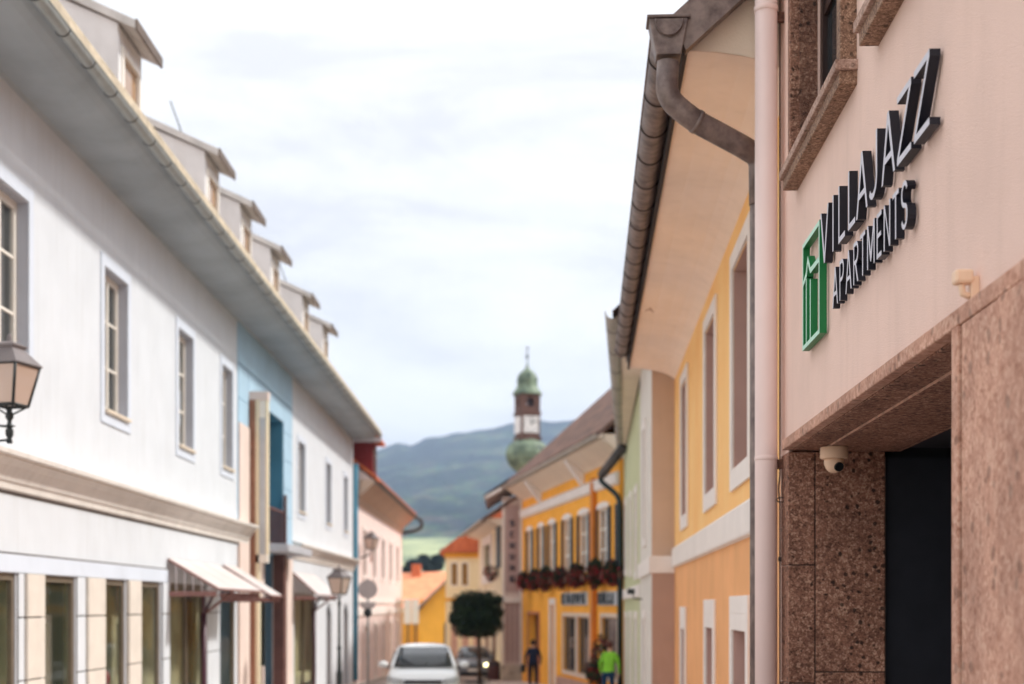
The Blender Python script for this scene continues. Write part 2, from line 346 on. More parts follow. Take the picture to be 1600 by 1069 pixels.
IRON = mat('black cast iron', S(30,38,40), .5, .15, 20, .1, 60, spec=.5)
LPANE = glass_mat('frosted lantern glass', S(206,180,164), .35, .8)
COPPER = mat('green copper', S(132,148,124), .65, .3, 1.0, .15, 6, col2=S(62,78,64), streak=.55)
TOWERB = mat('brown timber cladding', S(112,78,66), .8, .15, 1.5, .2, 6)
CLOCK = mat('white clock dial', S(236,230,230), .6, .03)
SHUT = mat('dark petrol shutter paint', S(44,62,74), .5, .12, 8)
CURT = mat('white curtain', S(236,236,240), .9, .06, 3, 0, stretch=(4,4,.2))
DOORR = mat('dark red door paint', S(84,48,46), .5, .12, 4)
LEAF1 = mat('deep green leaf', S(30,52,32), .6, .2, 3); LEAF2 = mat('mid green leaf', S(46,74,40), .6, .2, 3); LEAF3 = mat('blue green leaf', S(24,44,38), .6, .2, 3)
REDF = mat('red geranium petals', S(150,24,36), .7, .1)
BARK = mat('grey brown bark', S(92,76,64), .95, .2, 8, .5, 30)
PAVE = mat('pinkish grey paving', S(212,196,188), .9, .1, .5, .4, 30)
ASPH = mat('worn asphalt', S(184,170,164), .92, .1, .6, .4, 60)
KERB = mat('granite kerb', S(190,182,174), .85, .1, 4, .3, 60)
CARW = mat('white car paint', S(238,240,242), .25, .015, 1, spec=.6)
CARD = mat('silver grey car paint', S(120,124,132), .3, .03, 1, spec=.6)
CARG = glass_mat('car glass', S(52,58,64), .03, .8)
BLACKP = mat('black plastic', S(22,22,24), .5, .1)
CHROME = mat('bright metal', S(210,212,216), .2, .02, metal=.9)
HEADL = mat('lit warm headlamp', S(255,244,180), .2, .0, emit=3)
HEADO = glass_mat('clear headlamp', S(190,194,198), .08, .9)
RUBBER = mat('black rubber', S(26,26,28), .85, .1)
PLASW = mat('cream plastic housing', S(240,206,176), .45, .03, 6, spec=.4)

# ================================================================== ground, streets, hills
def sheet(name, x0, x1, y0, y1, dz, m, ny=12, x0b=None, x1b=None, kind='structure', parent=None):
    b = MB(); x0b = x0 if x0b is None else x0b; x1b = x1 if x1b is None else x1b
    for i in range(ny):
        a, c = i/ny, (i+1)/ny; ya, yc = y0+(y1-y0)*a, y0+(y1-y0)*c
        b.quad([(x0+(x0b-x0)*a, ya, gz(ya)+dz), (x1+(x1b-x1)*a, ya, gz(ya)+dz), (x1+(x1b-x1)*c, yc, gz(yc)+dz), (x0+(x0b-x0)*c, yc, gz(yc)+dz)])
    o = b.build(name, m, parent); o['kind'] = kind; return o
gm = MB()
ys = [-60, 0, 40, 80, 130, 190, 250, 500, 1200, 2600, 6000]
for a, c in zip(ys, ys[1:]):
    gm.quad([(-4500, a, gz(a)), (4500, a, gz(a)), (4500, c, gz(c)), (-4500, c, gz(c))])
g = gm.build('ground', mat('meadow and town ground', S(120,120,92), .95, .2, .02)); g['kind'] = 'structure'
sheet('road', -4.0, .9, -20, 130, .006, ASPH, 15, -7.5, -3.0)
def kerbline(xa, xb, y0, y1):
    b = MB()
    for i in range(15):
        a, c = i/15, (i+1)/15; ya, yc = y0+(y1-y0)*a, y0+(y1-y0)*c; A, C2 = xa+(xb-xa)*a, xa+(xb-xa)*c
        for s_ in (0,):
            q = [(A, ya, gz(ya)), (A+.14, ya, gz(ya)), (C2+.14, yc, gz(yc)), (C2, yc, gz(yc))]
            t = [(x, y, z+.125) for x, y, z in q]
            b.quad(t); b.quad([q[0], q[3], t[3], t[0]]); b.quad([q[1], q[2], t[2], t[1]])
    o = b.build('kerb', KERB); o['kind'] = 'structure'
kerbline(-4.14, -7.64, -20, 130); kerbline(.9, -3.0, -20, 130)
sheet('pavement', -6.35, -4.14, -20, 130, .12, PAVE, 15, -9.6, -7.64)
sheet('pavement', 1.04, 6.0, -20, 130, .12, PAVE, 15, -2.86, 4)

RIDGE = [(-900, 262), (-300, 232), (100, 240), (300, 236), (430, 226), (520, 232), (592, 242), (612, 250), (625, 253), (645, 250), (665, 262), (690, 264), (740, 274), (790, 282), (850, 286), (900, 291), (935, 296), (1000, 300), (1200, 315), (1600, 290), (2400, 250), (3600, 230)]
def ridge(p):
    for (a, ea), (c, ec) in zip(RIDGE, RIDGE[1:]):
        if a <= p <= c: return ea+(ec-ea)*(p-a)/(c-a)
    return 235
def terrain(name, rows, np_, m, dsp, kind='structure', seed=0.0):
    b = MB(); ps = [-900+4500*i/np_ for i in range(np_+1)]; idx = []
    for k, (y, ef) in enumerate(rows):
        r = []
        for p in ps:
            x = (p-VX)/F_PX*y; z = ef(p)*y/F_PX
            h = noise.fractal(Vector((x*.004+seed, y*.004, .3)), .9, 2.1, 6)*dsp(y)+noise.noise(Vector((x*.045, y*.045, 1)))*dsp(y)*.22
            b.v.append(Vector((x, y, z+h))); r.append(len(b.v)-1)
        idx.append(r)
    for a, c in zip(idx, idx[1:]):
        for j in range(np_): b.face((a[j], a[j+1], c[j+1], c[j]), 0, True)
    o = b.build(name, m); o['kind'] = kind; return o
fld = mat('hay meadow', S(184,190,136), .95, .1, .014, 0, col2=S(48,80,56))
rows = [(330+70*i, (lambda i: (lambda p: -36+143*min(1, i/10)**.85))(i)) for i in range(11)]
terrain('field', rows, 260, fld, lambda y: 2.5 if y > 420 else 0)
forest = bpy.data.materials.new('wooded hillside'); forest.use_nodes = True; t = forest.node_tree; b_ = t.nodes['Principled BSDF']; b_.inputs['Roughness'].default_value = 1; b_.inputs['Specular IOR Level'].default_value = 0
tcn = t.nodes.new('ShaderNodeTexCoord'); na = t.nodes.new('ShaderNodeTexNoise'); na.inputs['Scale'].default_value = .010; na.inputs['Detail'].default_value = 9; na.inputs['Roughness'].default_value = .66
nb = t.nodes.new('ShaderNodeTexVoronoi'); nb.inputs['Scale'].default_value = .07
ra = t.nodes.new('ShaderNodeValToRGB'); q = ra.color_ramp.elements; q[0].position = .40; q[0].color = (.008, .022, .018, 1); q[1].position = .60; q[1].color = (.12, .155, .075, 1); k_ = q.new(.5); k_.color = (.03, .055, .03, 1)
mm = t.nodes.new('ShaderNodeMix'); mm.data_type = 'RGBA'; mm.blend_type = 'MULTIPLY'; mm.inputs[0].default_value = .55
t.links.new(tcn.outputs['Object'], na.inputs[0]); t.links.new(tcn.outputs['Object'], nb.inputs[0]); t.links.new(na.outputs[0], ra.inputs[0]); t.links.new(ra.outputs[0], mm.inputs[6]); t.links.new(nb.outputs['Color'], mm.inputs[7]); t.links.new(mm.outputs[2], b_.inputs['Base Color'])
bpn = t.nodes.new('ShaderNodeBump'); bpn.inputs['Distance'].default_value = 9; bpn.inputs['Strength'].default_value = .9; t.links.new(nb.outputs['Distance'], bpn.inputs['Height']); t.links.new(bpn.outputs[0], b_.inputs['Normal'])
NR = 46
rows = [(1000+1600*i/NR, (lambda f: (lambda p: 84+(ridge(p)-84)*(f**.8)))(i/NR)) for i in range(NR+1)]
rows += [(3300, lambda p: ridge(p)*.55)]
terrain('hill', rows, 420, forest, lambda y: 16 if y > 1100 else 5, seed=3.1)

# haze: one closed box of thin even air round everything
hz = MB(); hz.box(-4600, 4600, -70, 6100, -8, 460)
hm = bpy.data.materials.new('thin pale air'); hm.use_nodes = True; t = hm.node_tree; t.nodes.clear(); o_ = t.nodes.new('ShaderNodeOutputMaterial'); pv = t.nodes.new('ShaderNodeVolumePrincipled')
pv.inputs['Color'].default_value = (.56, .72, 1.0, 1); pv.inputs['Density'].default_value = .00031; pv.inputs['Anisotropy'].default_value = 0
t.links.new(pv.outputs[0], o_.inputs['Volume'])
hzo = hz.build('haze', hm); hzo['kind'] = 'stuff'

# ================================================================== right side: the villa with the sign (nearest)
WP = Fr(1.5, 0, .03735, 1, 'R')
villa = thing('villa_building', 'pink rendered building with stone framed windows and a stone portal, nearest on the right', 'building', WP.w(7, 0, gz(7)))
Z0 = -2.3
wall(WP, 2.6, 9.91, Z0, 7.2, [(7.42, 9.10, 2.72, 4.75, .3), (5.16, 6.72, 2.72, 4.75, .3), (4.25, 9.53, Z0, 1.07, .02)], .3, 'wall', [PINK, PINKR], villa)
b = MB(WP); b.box(2.6, 9.83, -6, -.7, 1.35, 7.2); b.quad([(9.91,0,Z0),(9.91,0,7.2),(9.91,-.7,7.2),(9.91,-.7,Z0)]); b.quad([(2.6,0,Z0),(2.6,0,7.2),(2.6,-.7,7.2),(2.6,-.7,Z0)])
b.quad([(9.83,-.7,Z0),(9.83,-.7,7.2),(9.83,-6,7.2),(9.83,-6,Z0)]); b.build('rear_wall', PINKR, villa)
MB(WP).prism_u([(.5,7.2),(.5,7.3),(-3,9.6),(-6,7.3),(-6,7.2)], 2.4, 9.9).build('roof', TILE, villa)
# portal: lintel slab, soffit, jamb stones, piers
lp = MB(WP); lp.box(2.6, 9.545, -.02, .045, 1.035, 1.102); lp.build('stone_lintel', STONEL, villa, bevel=.006)
b = MB(WP); b.box(4.2, 9.52, -.20, -.022, 1.03, 1.09); b.build('soffit_stone', STONE, villa, bevel=.004)
b = MB(WP); b.box(4.2, 9.52, -.74, -.214, 1.022, 1.09); b.build('soffit_stone', STONE, villa, bevel=.004)
MB(WP).box(4.2, 9.52, -.209, -.204, 1.022, 1.034).build('pale_groove_strip', mat('pale soffit strip', S(236,190,166), .6, .2, 9), villa)  # plain pale strip along the groove between the soffit stones
for (n0, n1, z0, z1) in ((-.165, .012, .268, 1.02), (-.165, .010, -.52, .262), (-.165, .014, -1.95, -.526), (-.63, -.172, -.445, 1.02), (-.63, -.172, -1.95, -.452)):
    MB(WP).box(9.50, 9.83-.02, n0, n1, z0, z1).build('jamb_stone', STONE, villa, bevel=.006)
MB(WP).box(9.52, 9.56, -.628, .0, -1.95, 1.02).build('jamb_backing', GROOVE, villa)
pr = MB(WP)
pr.box(5.25, 5.335, -.35, .052, -1.9, 1.03); pr.box(4.785, 5.225, -.35, .044, -1.9, 1.03); pr.box(3.9, 4.762, -.35, .052, -1.9, 1.03)
pr.build('stone_pier', STONEL, villa, bevel=.005)
MB(WP).box(4.70, 5.30, -.3, .034, -1.9, 1.028).build('pier_joint', GROOVE, villa)
b = MB(WP); b.box(9.56, 9.62, -3.6, -.634, -1.9, .985); b.build('passage_door', NAVY, villa)
MB(WP).box(9.53, 9.556, -.642, -.632, -1.9, .99).build('door_edge_trim', mat('bronze edge', S(96,84,76), .5), villa)
b = MB(WP); b.quad([(2.6,-3.7,-2),(9.8,-3.7,-2),(9.8,-3.7,1.1),(2.6,-3.7,1.1)]); b.quad([(2.6,-.74,1.06),(9.8,-.74,1.06),(9.8,-3.7,1.06),(2.6,-3.7,1.06)]); b.quad([(2.6,-.2,-2),(2.6,-3.7,-2),(2.6,-3.7,1.1),(2.6,-.2,1.1)]); b.quad([(9.64,-.64,-2),(9.64,-3.7,-2),(9.64,-3.7,1.06),(9.64,-.64,1.06)]); b.quad([(2.6,-.7,1.02),(9.8,-.7,1.02),(9.8,-.7,1.36),(2.6,-.7,1.36)])
b.build('passage_wall', INTER, villa)
# windows
for (a, c) in ((7.42, 9.10), (5.16, 6.72)):
    sr = MB(WP); sr.box(a-.10, a, -.12, .085, 2.80, 4.8); sr.build('window_surround', STONEW, villa, bevel=.006)
    sr = MB(WP); sr.box(c, c+.10, -.12, .060, 2.74, 4.8); sr.build('window_surround', STONE, villa, bevel=.006)
    MB(WP).box(a, c, -.12, .085, 4.7, 4.8).build('window_surround', STONEW, villa, bevel=.006)
    MB(WP).box(a-.13, c+.12, -.30, .115, 2.745, 2.798).build('window_sill', STONEP, villa, bevel=.005)
    MB(WP).box(a-.11, c+.10, -.02, .092, 2.675, 2.745).build('window_sill', STONEW, villa, bevel=.006)
    window(WP, a, c, 2.80, 4.72, -.19, villa, DARKW, WIN, 2, 2, .09, mt=.03, curtain=.3, cmat=CURT)
MB(WP).tube([(9.7,.01,.73),(9.7,.045,.73),(9.7,.06,.715),(9.7,.045,.70),(9.7,.01,.70)], .004, 6).build('wire_hook', IRON, villa)

# emblem and lettering (thick cut-out letters standing off the wall)
SGN = WP
def sgu(s): return 8.05-s
def letter_polys(ch, w, t):
    """outline polygons of a plain sans capital, height 1"""
    if ch == 'I': return [[(0,0),(t,0),(t,1),(0,1)]]
    if ch == 'L': return [[(0,0),(w,0),(w,t),(t,t),(t,1),(0,1)]]
    if ch == 'T': return [[(0,1),(0,1-t),((w-t)/2,1-t),((w-t)/2,0),((w+t)/2,0),((w+t)/2,1-t),(w,1-t),(w,1)]]
    if ch == 'E': return [[(0,0),(w,0),(w,t),(t,t),(t,.5-t/2),(w*.9,.5-t/2),(w*.9,.5+t/2),(t,.5+t/2),(t,1-t),(w,1-t),(w,1),(0,1)]]
    if ch == 'V': k = t*1.08; return [[(0,1),(w/2-k*.5,0),(w/2+k*.5,0),(w,1),(w-k,1),(w/2,.13+t*.6),(k,1)]]
    if ch == 'A':
        k = t*1.08; o = [[(0,0),(k,0),(w/2,1-.13-t*.6),(w-k,0),(w,0),(w/2+k*.5,1),(w/2-k*.5,1)]]
        f = lambda z: k+(w/2-k)*z/(1-.13-t*.6)
        z0, z1 = .27, .27+t; o.append([(f(z0),z0),(w-f(z0),z0),(w-f(z1),z1),(f(z1),z1)]); return o
    if ch == 'Z': return [[(0,1),(w,1),(w,1-t),(t*1.3,t),(w,t),(w,0),(0,0),(0,t),(w-t*1.3,1-t),(0,1-t)]]
    if ch == 'N': k = t*1.25; return [[(0,0),(t,0),(t,1-k*1.3),(w-t,0),(w,0),(w,1),(w-t,1),(w-t,k*1.3),(t,1),(0,1)]]
    if ch == 'M': return [[(0,0),(t,0),(t,1-t*2.3),(w/2-t*.5,.12),(w/2+t*.5,.12),(w-t,1-t*2.3),(w-t,0),(w,0),(w,1),(w-t*1.1,1),(w/2,.12+t*2.2),(t*1.1,1),(0,1)]]
    def strip(pts, t_):
        Lh, Rh = [], []
        for i, p in enumerate(pts):
            a = Vector(pts[max(i-1, 0)]); c = Vector(pts[min(i+1, len(pts)-1)]); d = (c-a).normalized(); n = Vector((-d.y, d.x))*t_/2
            Lh.append(tuple(Vector(p)+n)); Rh.append(tuple(Vector(p)-n))
        return Lh+Rh[::-1]
    if ch == 'J':
        r = (w-t)/2; pts = [(w-t/2, 1), (w-t/2, r+t/2)]+[(w-t/2-r+r*math.cos(a), r+t/2+r*math.sin(a)) for a in [-math.pi*k/14 for k in range(1, 12)]]
        return [strip(pts, t)]
    if ch in 'PR':
        r = .26-t/2+.01; bx = w-t/2-r; cz = 1-t/2-r
        pts = [(t, 1-t/2), (bx, 1-t/2)]+[(bx+r*math.cos(a), cz+r*math.sin(a)) for a in [math.pi/2-math.pi*k/10 for k in range(1, 10)]]+[(bx, cz-r), (t, cz-r)]
        o = [[(0,0),(t,0),(t,1),(0,1)], strip(pts, t)]
        if ch == 'R': o.append([(w-t*1.2,0),(w,0),(bx*.75+t*.9,cz-r-t/2),(bx*.75-t*.3,cz-r-t/2)])
        return o
    if ch == 'S':
        r = .25-t/4; cx = w/2; rx = w/2-t/2; pts = []
        for k in range(0, 13): a = R(20)+R(250-20)*k/12; pts.append((cx+rx*math.cos(a), 1-t/2-r+r*math.sin(a)))
        for k in range(1, 13): a = R(70)-R(230)*k/12; pts.append((cx+rx*math.cos(a), t/2+r+r*math.sin(a)))
        return [strip(pts, t)]
    if ch == 'O':
        o = [(w/2+w/2*math.cos(a), .5+.5*math.sin(a)) for a in [2*math.pi*k/24 for k in range(24)]]
        i = [(w/2+(w/2-t)*math.cos(a), .5+(.5-t)*math.sin(a)) for a in [2*math.pi*k/24 for k in range(24)]]
        return [o[:13]+i[12::-1], o[12:]+[o[0]]+[i[0]]+i[:11:-1]]
    if ch == 'H': return [[(0,0),(t,0),(t,.5-t/2),(w-t,.5-t/2),(w-t,0),(w,0),(w,1),(w-t,1),(w-t,.5+t/2),(t,.5+t/2),(t,1),(0,1)]]
    if ch == 'U':
        r = (w-t)/2; return [strip([(t/2,1),(t/2,r+t/2)]+[(w/2-r*math.cos(a), r+t/2-r*math.sin(a)) for a in [math.pi*k/12 for k in range(1, 12)]]+[(w-t/2,r+t/2),(w-t/2,1)], t)]
    if ch == 'C':
        return [strip([(w/2+(w/2-t/2)*math.cos(a), .5+(.5-t/2)*math.sin(a)) for a in [R(45)+R(270)*k/18 for k in range(19)]], t)]
    if ch == 'K': return [[(0,0),(t,0),(t,1),(0,1)], [(t,.36),(w-t*1.3,1),(w,1),(t+.12,.36+.0)], [(t+.13,.40),(t+.2,.58),(w,0),(w-t*1.3,0)]]
def letters(txt, fr, upos, width, t, h, z, n0, n1, parent, mats, mirror=-1):
    for ch, s0, w_ in zip(txt, upos, width):
        m = MB(fr)
        for poly in letter_polys(ch, w_/h, t/h): 
            pp = [(sgu(s0+x*h) if mirror == -1 else s0+x*h, z+y*h) for x, y in poly]
            k = len(pp); a = [m.pt(u, n0, zz) for u, zz in pp]; c = [m.pt(u, n1, zz) for u, zz in pp]
            for j in range(k): m.face([a[j], a[(j+1) % k], c[(j+1) % k], c[j]], 1)
            m.face(a, 1); m.face(c, 0)
        m.build('letter', mats, parent)
nm = thing('name_lettering', 'large upper line of raised letters reading VILLAJAZZ on the pink wall', 'lettering', SGN.w(6.8, .02, 2.0))
s0 = [0, .365, .53, .79, .99, 1.27, 1.555, 1.86, 2.16]; wd = [.25, .045, .175, .175, .265, .195, .265, .25, .25]
letters('VILLAJAZZ', SGN, s0, wd, .029, .30, 1.905, .012, .056, nm, [LET_F, LET_S])
nm = thing('word_lettering', 'smaller lower line of raised letters reading APARTMENTS on the pink wall', 'lettering', SGN.w(6.8, .02, 1.6))
wl = dict(A=.155, P=.115, R=.12, T=.115, M=.165, E=.10, N=.13, S=.115); x = .33; s0 = []; wd = []
for ch in 'APARTMENTS': s0.append(x); wd.append(wl[ch]); x += wl[ch]+.0455
letters('APARTMENTS', SGN, s0, wd, .021, .208, 1.605, .012, .050, nm, [LET_F, LET_S])
em = thing('house_emblem', 'green open frame emblem of a window with a little roof line left of the lettering', 'emblem', SGN.w(8.4, .02, 1.55))
def bar(pts_list, name='emblem_bar'):
    m = MB(SGN)
    for poly in pts_list:
        pp = [(8.67-s, z) for s, z in poly]; k = len(pp); a = [m.pt(u, .012, zz) for u, zz in pp]; c = [m.pt(u, .054, zz) for u, zz in pp]
        for j in range(k): m.face([a[j], a[(j+1) % k], c[(j+1) % k], c[j]], 1)
        m.face(a, 1); m.face(c, 0)
    m.build(name, [LOG_F, LOG_S], em)
ET = .026
bar([[(0,1.545),(ET,1.545),(ET,2.19),(0,2.19)]]); bar([[(.58-ET,1.545),(.58,1.545),(.58,2.19),(.58-ET,2.19)]]); bar([[(ET,1.545),(.58-ET,1.545),(.58-ET,1.545+ET),(ET,1.545+ET)]]); bar([[(ET,2.19-ET),(.58-ET,2.19-ET),(.58-ET,2.19),(ET,2.19)]])
bar([[(.125,1.545+ET),(.150,1.545+ET),(.150,1.955),(.125,1.955)]]); bar([[(.262,1.545+ET),(.290,1.545+ET),(.290,1.92),(.262,1.92)]])
bar([[(ET,1.93),(.15,1.965),(.19,2.035),(.272,1.955),(.58-ET,1.955),(.58-ET,1.985),(.285,1.987),(.19,2.08),(.125,1.995),(ET,1.96)]])

# small fittings
c = WP.w(9.22, -.24, 1.02)
cd = thing('security_camera', 'cream dome security camera hanging under the stone lintel', 'camera', c)
MB().lathe((c.x, c.y, c.z), [(.0,-.001),(.088,-.001),(.089,-.068),(.084,-.076),(.0,-.077)], 28).build('base', PLASW, cd, bevel=.003)
MB().lathe((c.x, c.y, c.z), [(.064,-.078),(.064,-.10),(.062,-.115),(.052,-.14),(.036,-.158),(.014,-.167),(0,-.168)], 28).build('dome', PLASW, cd)
m = MB(); m.tube([(c.x+.012,c.y-.03,c.z-.122),(c.x+.022,c.y-.061,c.z-.136)], [.030,.030], 20, raw=False); m.build('lens', BLACKP, cd)
c = WP.w(5.17, .0, 1.102)
ms = thing('motion_sensor', 'small cream motion sensor on a bracket above the portal lintel', 'sensor', c)
m = MB(WP); m.box(5.15, 5.19, .0, .03, 1.10, 1.19); m.tube([(5.17,.03,1.12),(5.17,.055,1.13),(5.17,.06,1.165)], .013, 10); m.build('bracket', PLASW, ms, bevel=.003)
m = MB(WP); m.box(5.14, 5.205, .022, .088, 1.165, 1.215); m.build('head', PLASW, ms, bevel=.010)
cb_ = thing('corner_cable', 'thin dark cable running down the corner of the pink building beside the downpipe', 'cable', WP.w(9.86, .01, -1.5))
MB(WP).tube([(9.86,.012,5.2),(9.86,.012,.9),(9.855,.022,.8),(9.86,.012,.7),(9.86,.012,-1.6)], .006, 6).build('cable', mat('grey brown cable', S(120,98,90), .7), cb_)
MB(WP).box(9.845, 9.875, .0, .022, .30, .33).build('clip', IRON, cb_)
cx, cy = 1.742, 9.75
pp = thing('pink_downpipe', 'thick pink painted downpipe between the pink and yellow houses', 'downpipe', (cx, cy, gz(9.7)))
MB().lathe((cx, cy, 0), [(.076,-1.8),(.076,1.0),(.076,1.005),(.0765,4.9)], 32).build('pipe', PINKP, pp)
MB().lathe((cx, cy, 1.0), [(.0775,-.012),(.080,-.008),(.080,.012),(.0775,.016)], 32).build('joint_collar', PINKP, pp)
MB().lathe((cx, cy, 4.08), [(.0775,-.02),(.082,-.016),(.082,.016),(.0775,.02)], 32).build('joint_collar', PINKP, pp)
for z in (.96, 4.02): MB().box(cx+.06, cx+.13, cy-.025, cy+.01, z-.03, z+.035).build('bracket', mat('rusty bracket', S(110,74,60), .8, .3, 30), pp)

# ================================================================== yellow house
WY = Fr(1.458, 0, .052, 1, 'R')
yh = thing('yellow_house', 'yellow rendered house with a broad peach eave and white framed windows', 'house', WY.w(16, 0, gz(16)))
def uy(p, n=0): return WY.u(p, n)
hol = []; up = [(uy(1147),uy(1172.5),), (uy(1103.5),uy(1119)), (uy(1066.2),uy(1074.3))]
for a, c in up: hol.append((min(a, c), max(a, c), 1.32, 3.28, .34))
ZT = 3.72
gnd = [(uy(1146.5), uy(1169)), (uy(1104.5), uy(1116.5)), (uy(1066), uy(1071.5))]
gh = [(min(a, c), max(a, c), -2.6, z, .34) for (a, c), z in zip(gnd, (-.245, -.27, -.36))]
ZB = .92
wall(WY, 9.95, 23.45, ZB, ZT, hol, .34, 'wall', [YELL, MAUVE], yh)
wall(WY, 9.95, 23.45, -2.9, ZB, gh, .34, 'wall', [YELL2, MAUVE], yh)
MB(WY).prism_u([(.0,.60),(.045,.62),(.05,.64),(.05,.90),(.03,.93),(0,.935)], 10.9, 23.4).build('string_course', WHITE, yh, bevel=.008)
for (a, c), hh in zip(up, hol):
    m = MB(WY); ring(m, hh[0]-.16, hh[1]+.16, hh[2]-.2, hh[3]+.17, .16, 0.0, .03, tb=.20); m.build('window_surround', WHITE, yh, bevel=.006)
    window(WY, hh[0], hh[1], hh[2], hh[3], -.33, yh, FRAMEW, WINB, 2, 3, .07)
for hh in gh:
    m = MB(WY); ring(m, hh[0]-.17, hh[1]+.17, hh[2], hh[3]+.33, .17, 0.0, .03); m.box(hh[0], hh[1], .0, .03, hh[3], hh[3]+.16)
    m.build('window_surround', WHITE, yh, bevel=.006); window(WY, hh[0], hh[1], -1.9, hh[3], -.33, yh, FRAMEW, WINB, 2, 2, .07)
# eave: shallow cove that turns down to the wall
cov = [(.0,3.70),(.05,3.735),(.12,3.775),(.22,3.815),(.36,3.85),(.54,3.88),(.74,3.895)]
MB(WY).prism_u(cov+[(.74,3.97),(-.3,3.97),(-.3,3.70)], 9.98, 23.4).build('eave_cove', PEACH, yh)
MB(WY).box(9.96, 23.4, .745, .775, 3.87, 4.02).build('fascia_board', mat('fascia in gutter shadow', S(60,50,48), .8, .15), yh)  # board coloured dark for the shadow gap behind the gutter
gp = [(.74,3.892),(.54,3.878),(.36,3.848),(.22,3.812),(.12,3.772),(.05,3.732),(0,3.70),(0,3.4),(-5,3.4),(-5,8.1),(-3.9,8.1),(.70,3.95)]
m = MB(WY); ii = [m.pt(9.96, n, z) for n, z in gp]; m.face(ii); m.build('gable_wall', CREAM, yh)
m = MB(WY); m.prism_u([(.80,3.99),(.80,4.04),(-4.1,8.46),(-4.1,8.36)], 9.91, 23.4); m.prism_u([(-4.1,8.36),(-4.1,8.46),(-9,4.2),(-9,4.03)], 9.91, 23.4); m.build('roof', TILE, yh)
MB(WY).prism_u([(.765,3.835),(.885,4.055),(-4.1,8.55),(-4.1,8.21)], 9.80, 9.905).build('verge_flashing', ZINC, yh)
MB(WY).box(9.97, 23.4, -9, -8.9, -2.9, 4.1).build('rear_wall', YELL2, yh)
# half round gutter with straps, hopper, swan neck
def gutter(fr, u0, u1, n, z, r, m, parent, sag=0.0, straps=0, drift=0.0, thick=.004):
    g = MB(fr); seg = 14; rows_ = []; k = 16
    for i in range(k+1):
        f = i/k; u = u0+(u1-u0)*f; rw = []
        for s_, rr in ((0, r), (1, r-thick)):
            for j in range(seg+1):
                a = math.pi+math.pi*j/seg; rw.append((u, n+drift*f+rr*math.cos(a), z-sag*f+rr*math.sin(a)))
        rows_.append([g.pt(*q) for q in rw])
    for a, c in zip(rows_, rows_[1:]):
        for j in range(seg): g.face([a[j], a[j+1], c[j+1], c[j]], 0, True); g.face([a[j+seg+1], a[j+seg+2], c[j+seg+2], c[j+seg+1]], 0, True)
    o = g.build('gutter', m, parent)
    t = MB(fr); t.tube([(u0, n+r, z), (u1, n+r+drift, z-sag)], .011, 8); t.build('gutter_lip', m, o)
    for i in range(straps):
        f = (i+.6)/straps; u = u0+(u1-u0)*f; q = MB(fr); 
        q.tube([(u, n+drift*f+(r+.004)*math.cos(a), z-sag*f+(r+.004)*math.sin(a)) for a in [math.pi+math.pi*j/14 for j in range(15)]], .007, 6); q.build('gutter_strap', mat('dark strap', S(52,44,42), .6), o)
    return o
gutter(WY, 9.97, 22.6, .885, 4.03, .108, ZINC, yh, 0, 17)
hx = MB(WY); 
prof = lambda u: [(.885+.135, 4.05), (.885-.135, 4.05), (.885-.085, 3.80), (.885+.085, 3.80)]
a_ = [hx.pt(9.78, n, z) for n, z in prof(0)]; c_ = [hx.pt(9.97, n, z) for n, z in prof(0)]
for j in range(4): hx.face([a_[j], a_[(j+1) % 4], c_[(j+1) % 4], c_[j]])
hx.face(a_)
hx.face(c_)
hx.box(9.765, 9.985, .885-.15, .885+.15, 4.05, 4.072)
dpy = thing('zinc_downpipe', 'brown weathered zinc downpipe with a hopper and long swan neck on the yellow house', 'downpipe', WY.w(10, .5, 3.5))
hx.build('hopper', ZINC, dpy, bevel=.006)
sem = MB(WY); 
pa = [(9.755, .885+.095*math.cos(a), 4.035+.11*math.sin(a)) for a in [math.pi+math.pi*j/12 for j in range(13)]]
sem.face([sem.pt(*q) for q in pa]); sem.tube(pa, .006, 6); sem.build('end_plate', ZINC, dpy)
import itertools
def arc(pts, k=6):
    """soften the corners of a path"""
    out = [Vector(pts[0])]
    for a, p, c in zip(pts, pts[1:], pts[2:]):
        a, p, c = Vector(a), Vector(p), Vector(c); d1 = (a-p); d2 = (c-p); r = min(d1.length, d2.length)*.42
        A, B = p+d1.normalized()*r, p+d2.normalized()*r
        for i in range(k+1): f = i/k; out.append(A*(1-f)**2+p*2*f*(1-f)+B*f*f)
    out.append(Vector(pts[-1])); return out
Pp = arc([at(1044,98,9.88), at(1041,152,9.88), at(1080,186,9.9), at(1160,229,10.02), at(1187,246,10.1), at(1187.5,320,10.12)], 7)
MB().tube(Pp, .078, 18, raw=True).build('swan_neck', ZINC, dpy)
for q in (at(1041.5,103,9.88), at(1069,180,9.9), at(1152,228,10.02)): pass
kk = len(Pp); MB().tube([Pp[14]-(Pp[15]-Pp[14]).normalized()*.01, Pp[14]+(Pp[15]-Pp[14]).normalized()*.02], .084, 18, raw=True).build('joint_collar', ZINC, dpy)
e_ = Pp[-1]; MB().tube([e_, (e_.x, e_.y, -1.9)], .072, 18, raw=True).build('pipe', ZINC, dpy)
for uq_, nq_ in ((15.0, .28), (18.6, .62), (19.4, .22)): 
    m = MB(); c = WY.w(uq_, nq_, 3.895)
    m.tube([c, c+Vector((0,0,-.03)), c+Vector((-.06,0,-.05))], .006, 5, raw=True); m.tube([c+Vector((0,0,-.03)), c+Vector((.05,.03,-.06))], .006, 5, raw=True); m.build('cable_hook', mat('rusty hook', S(150,96,70), .8), yh)

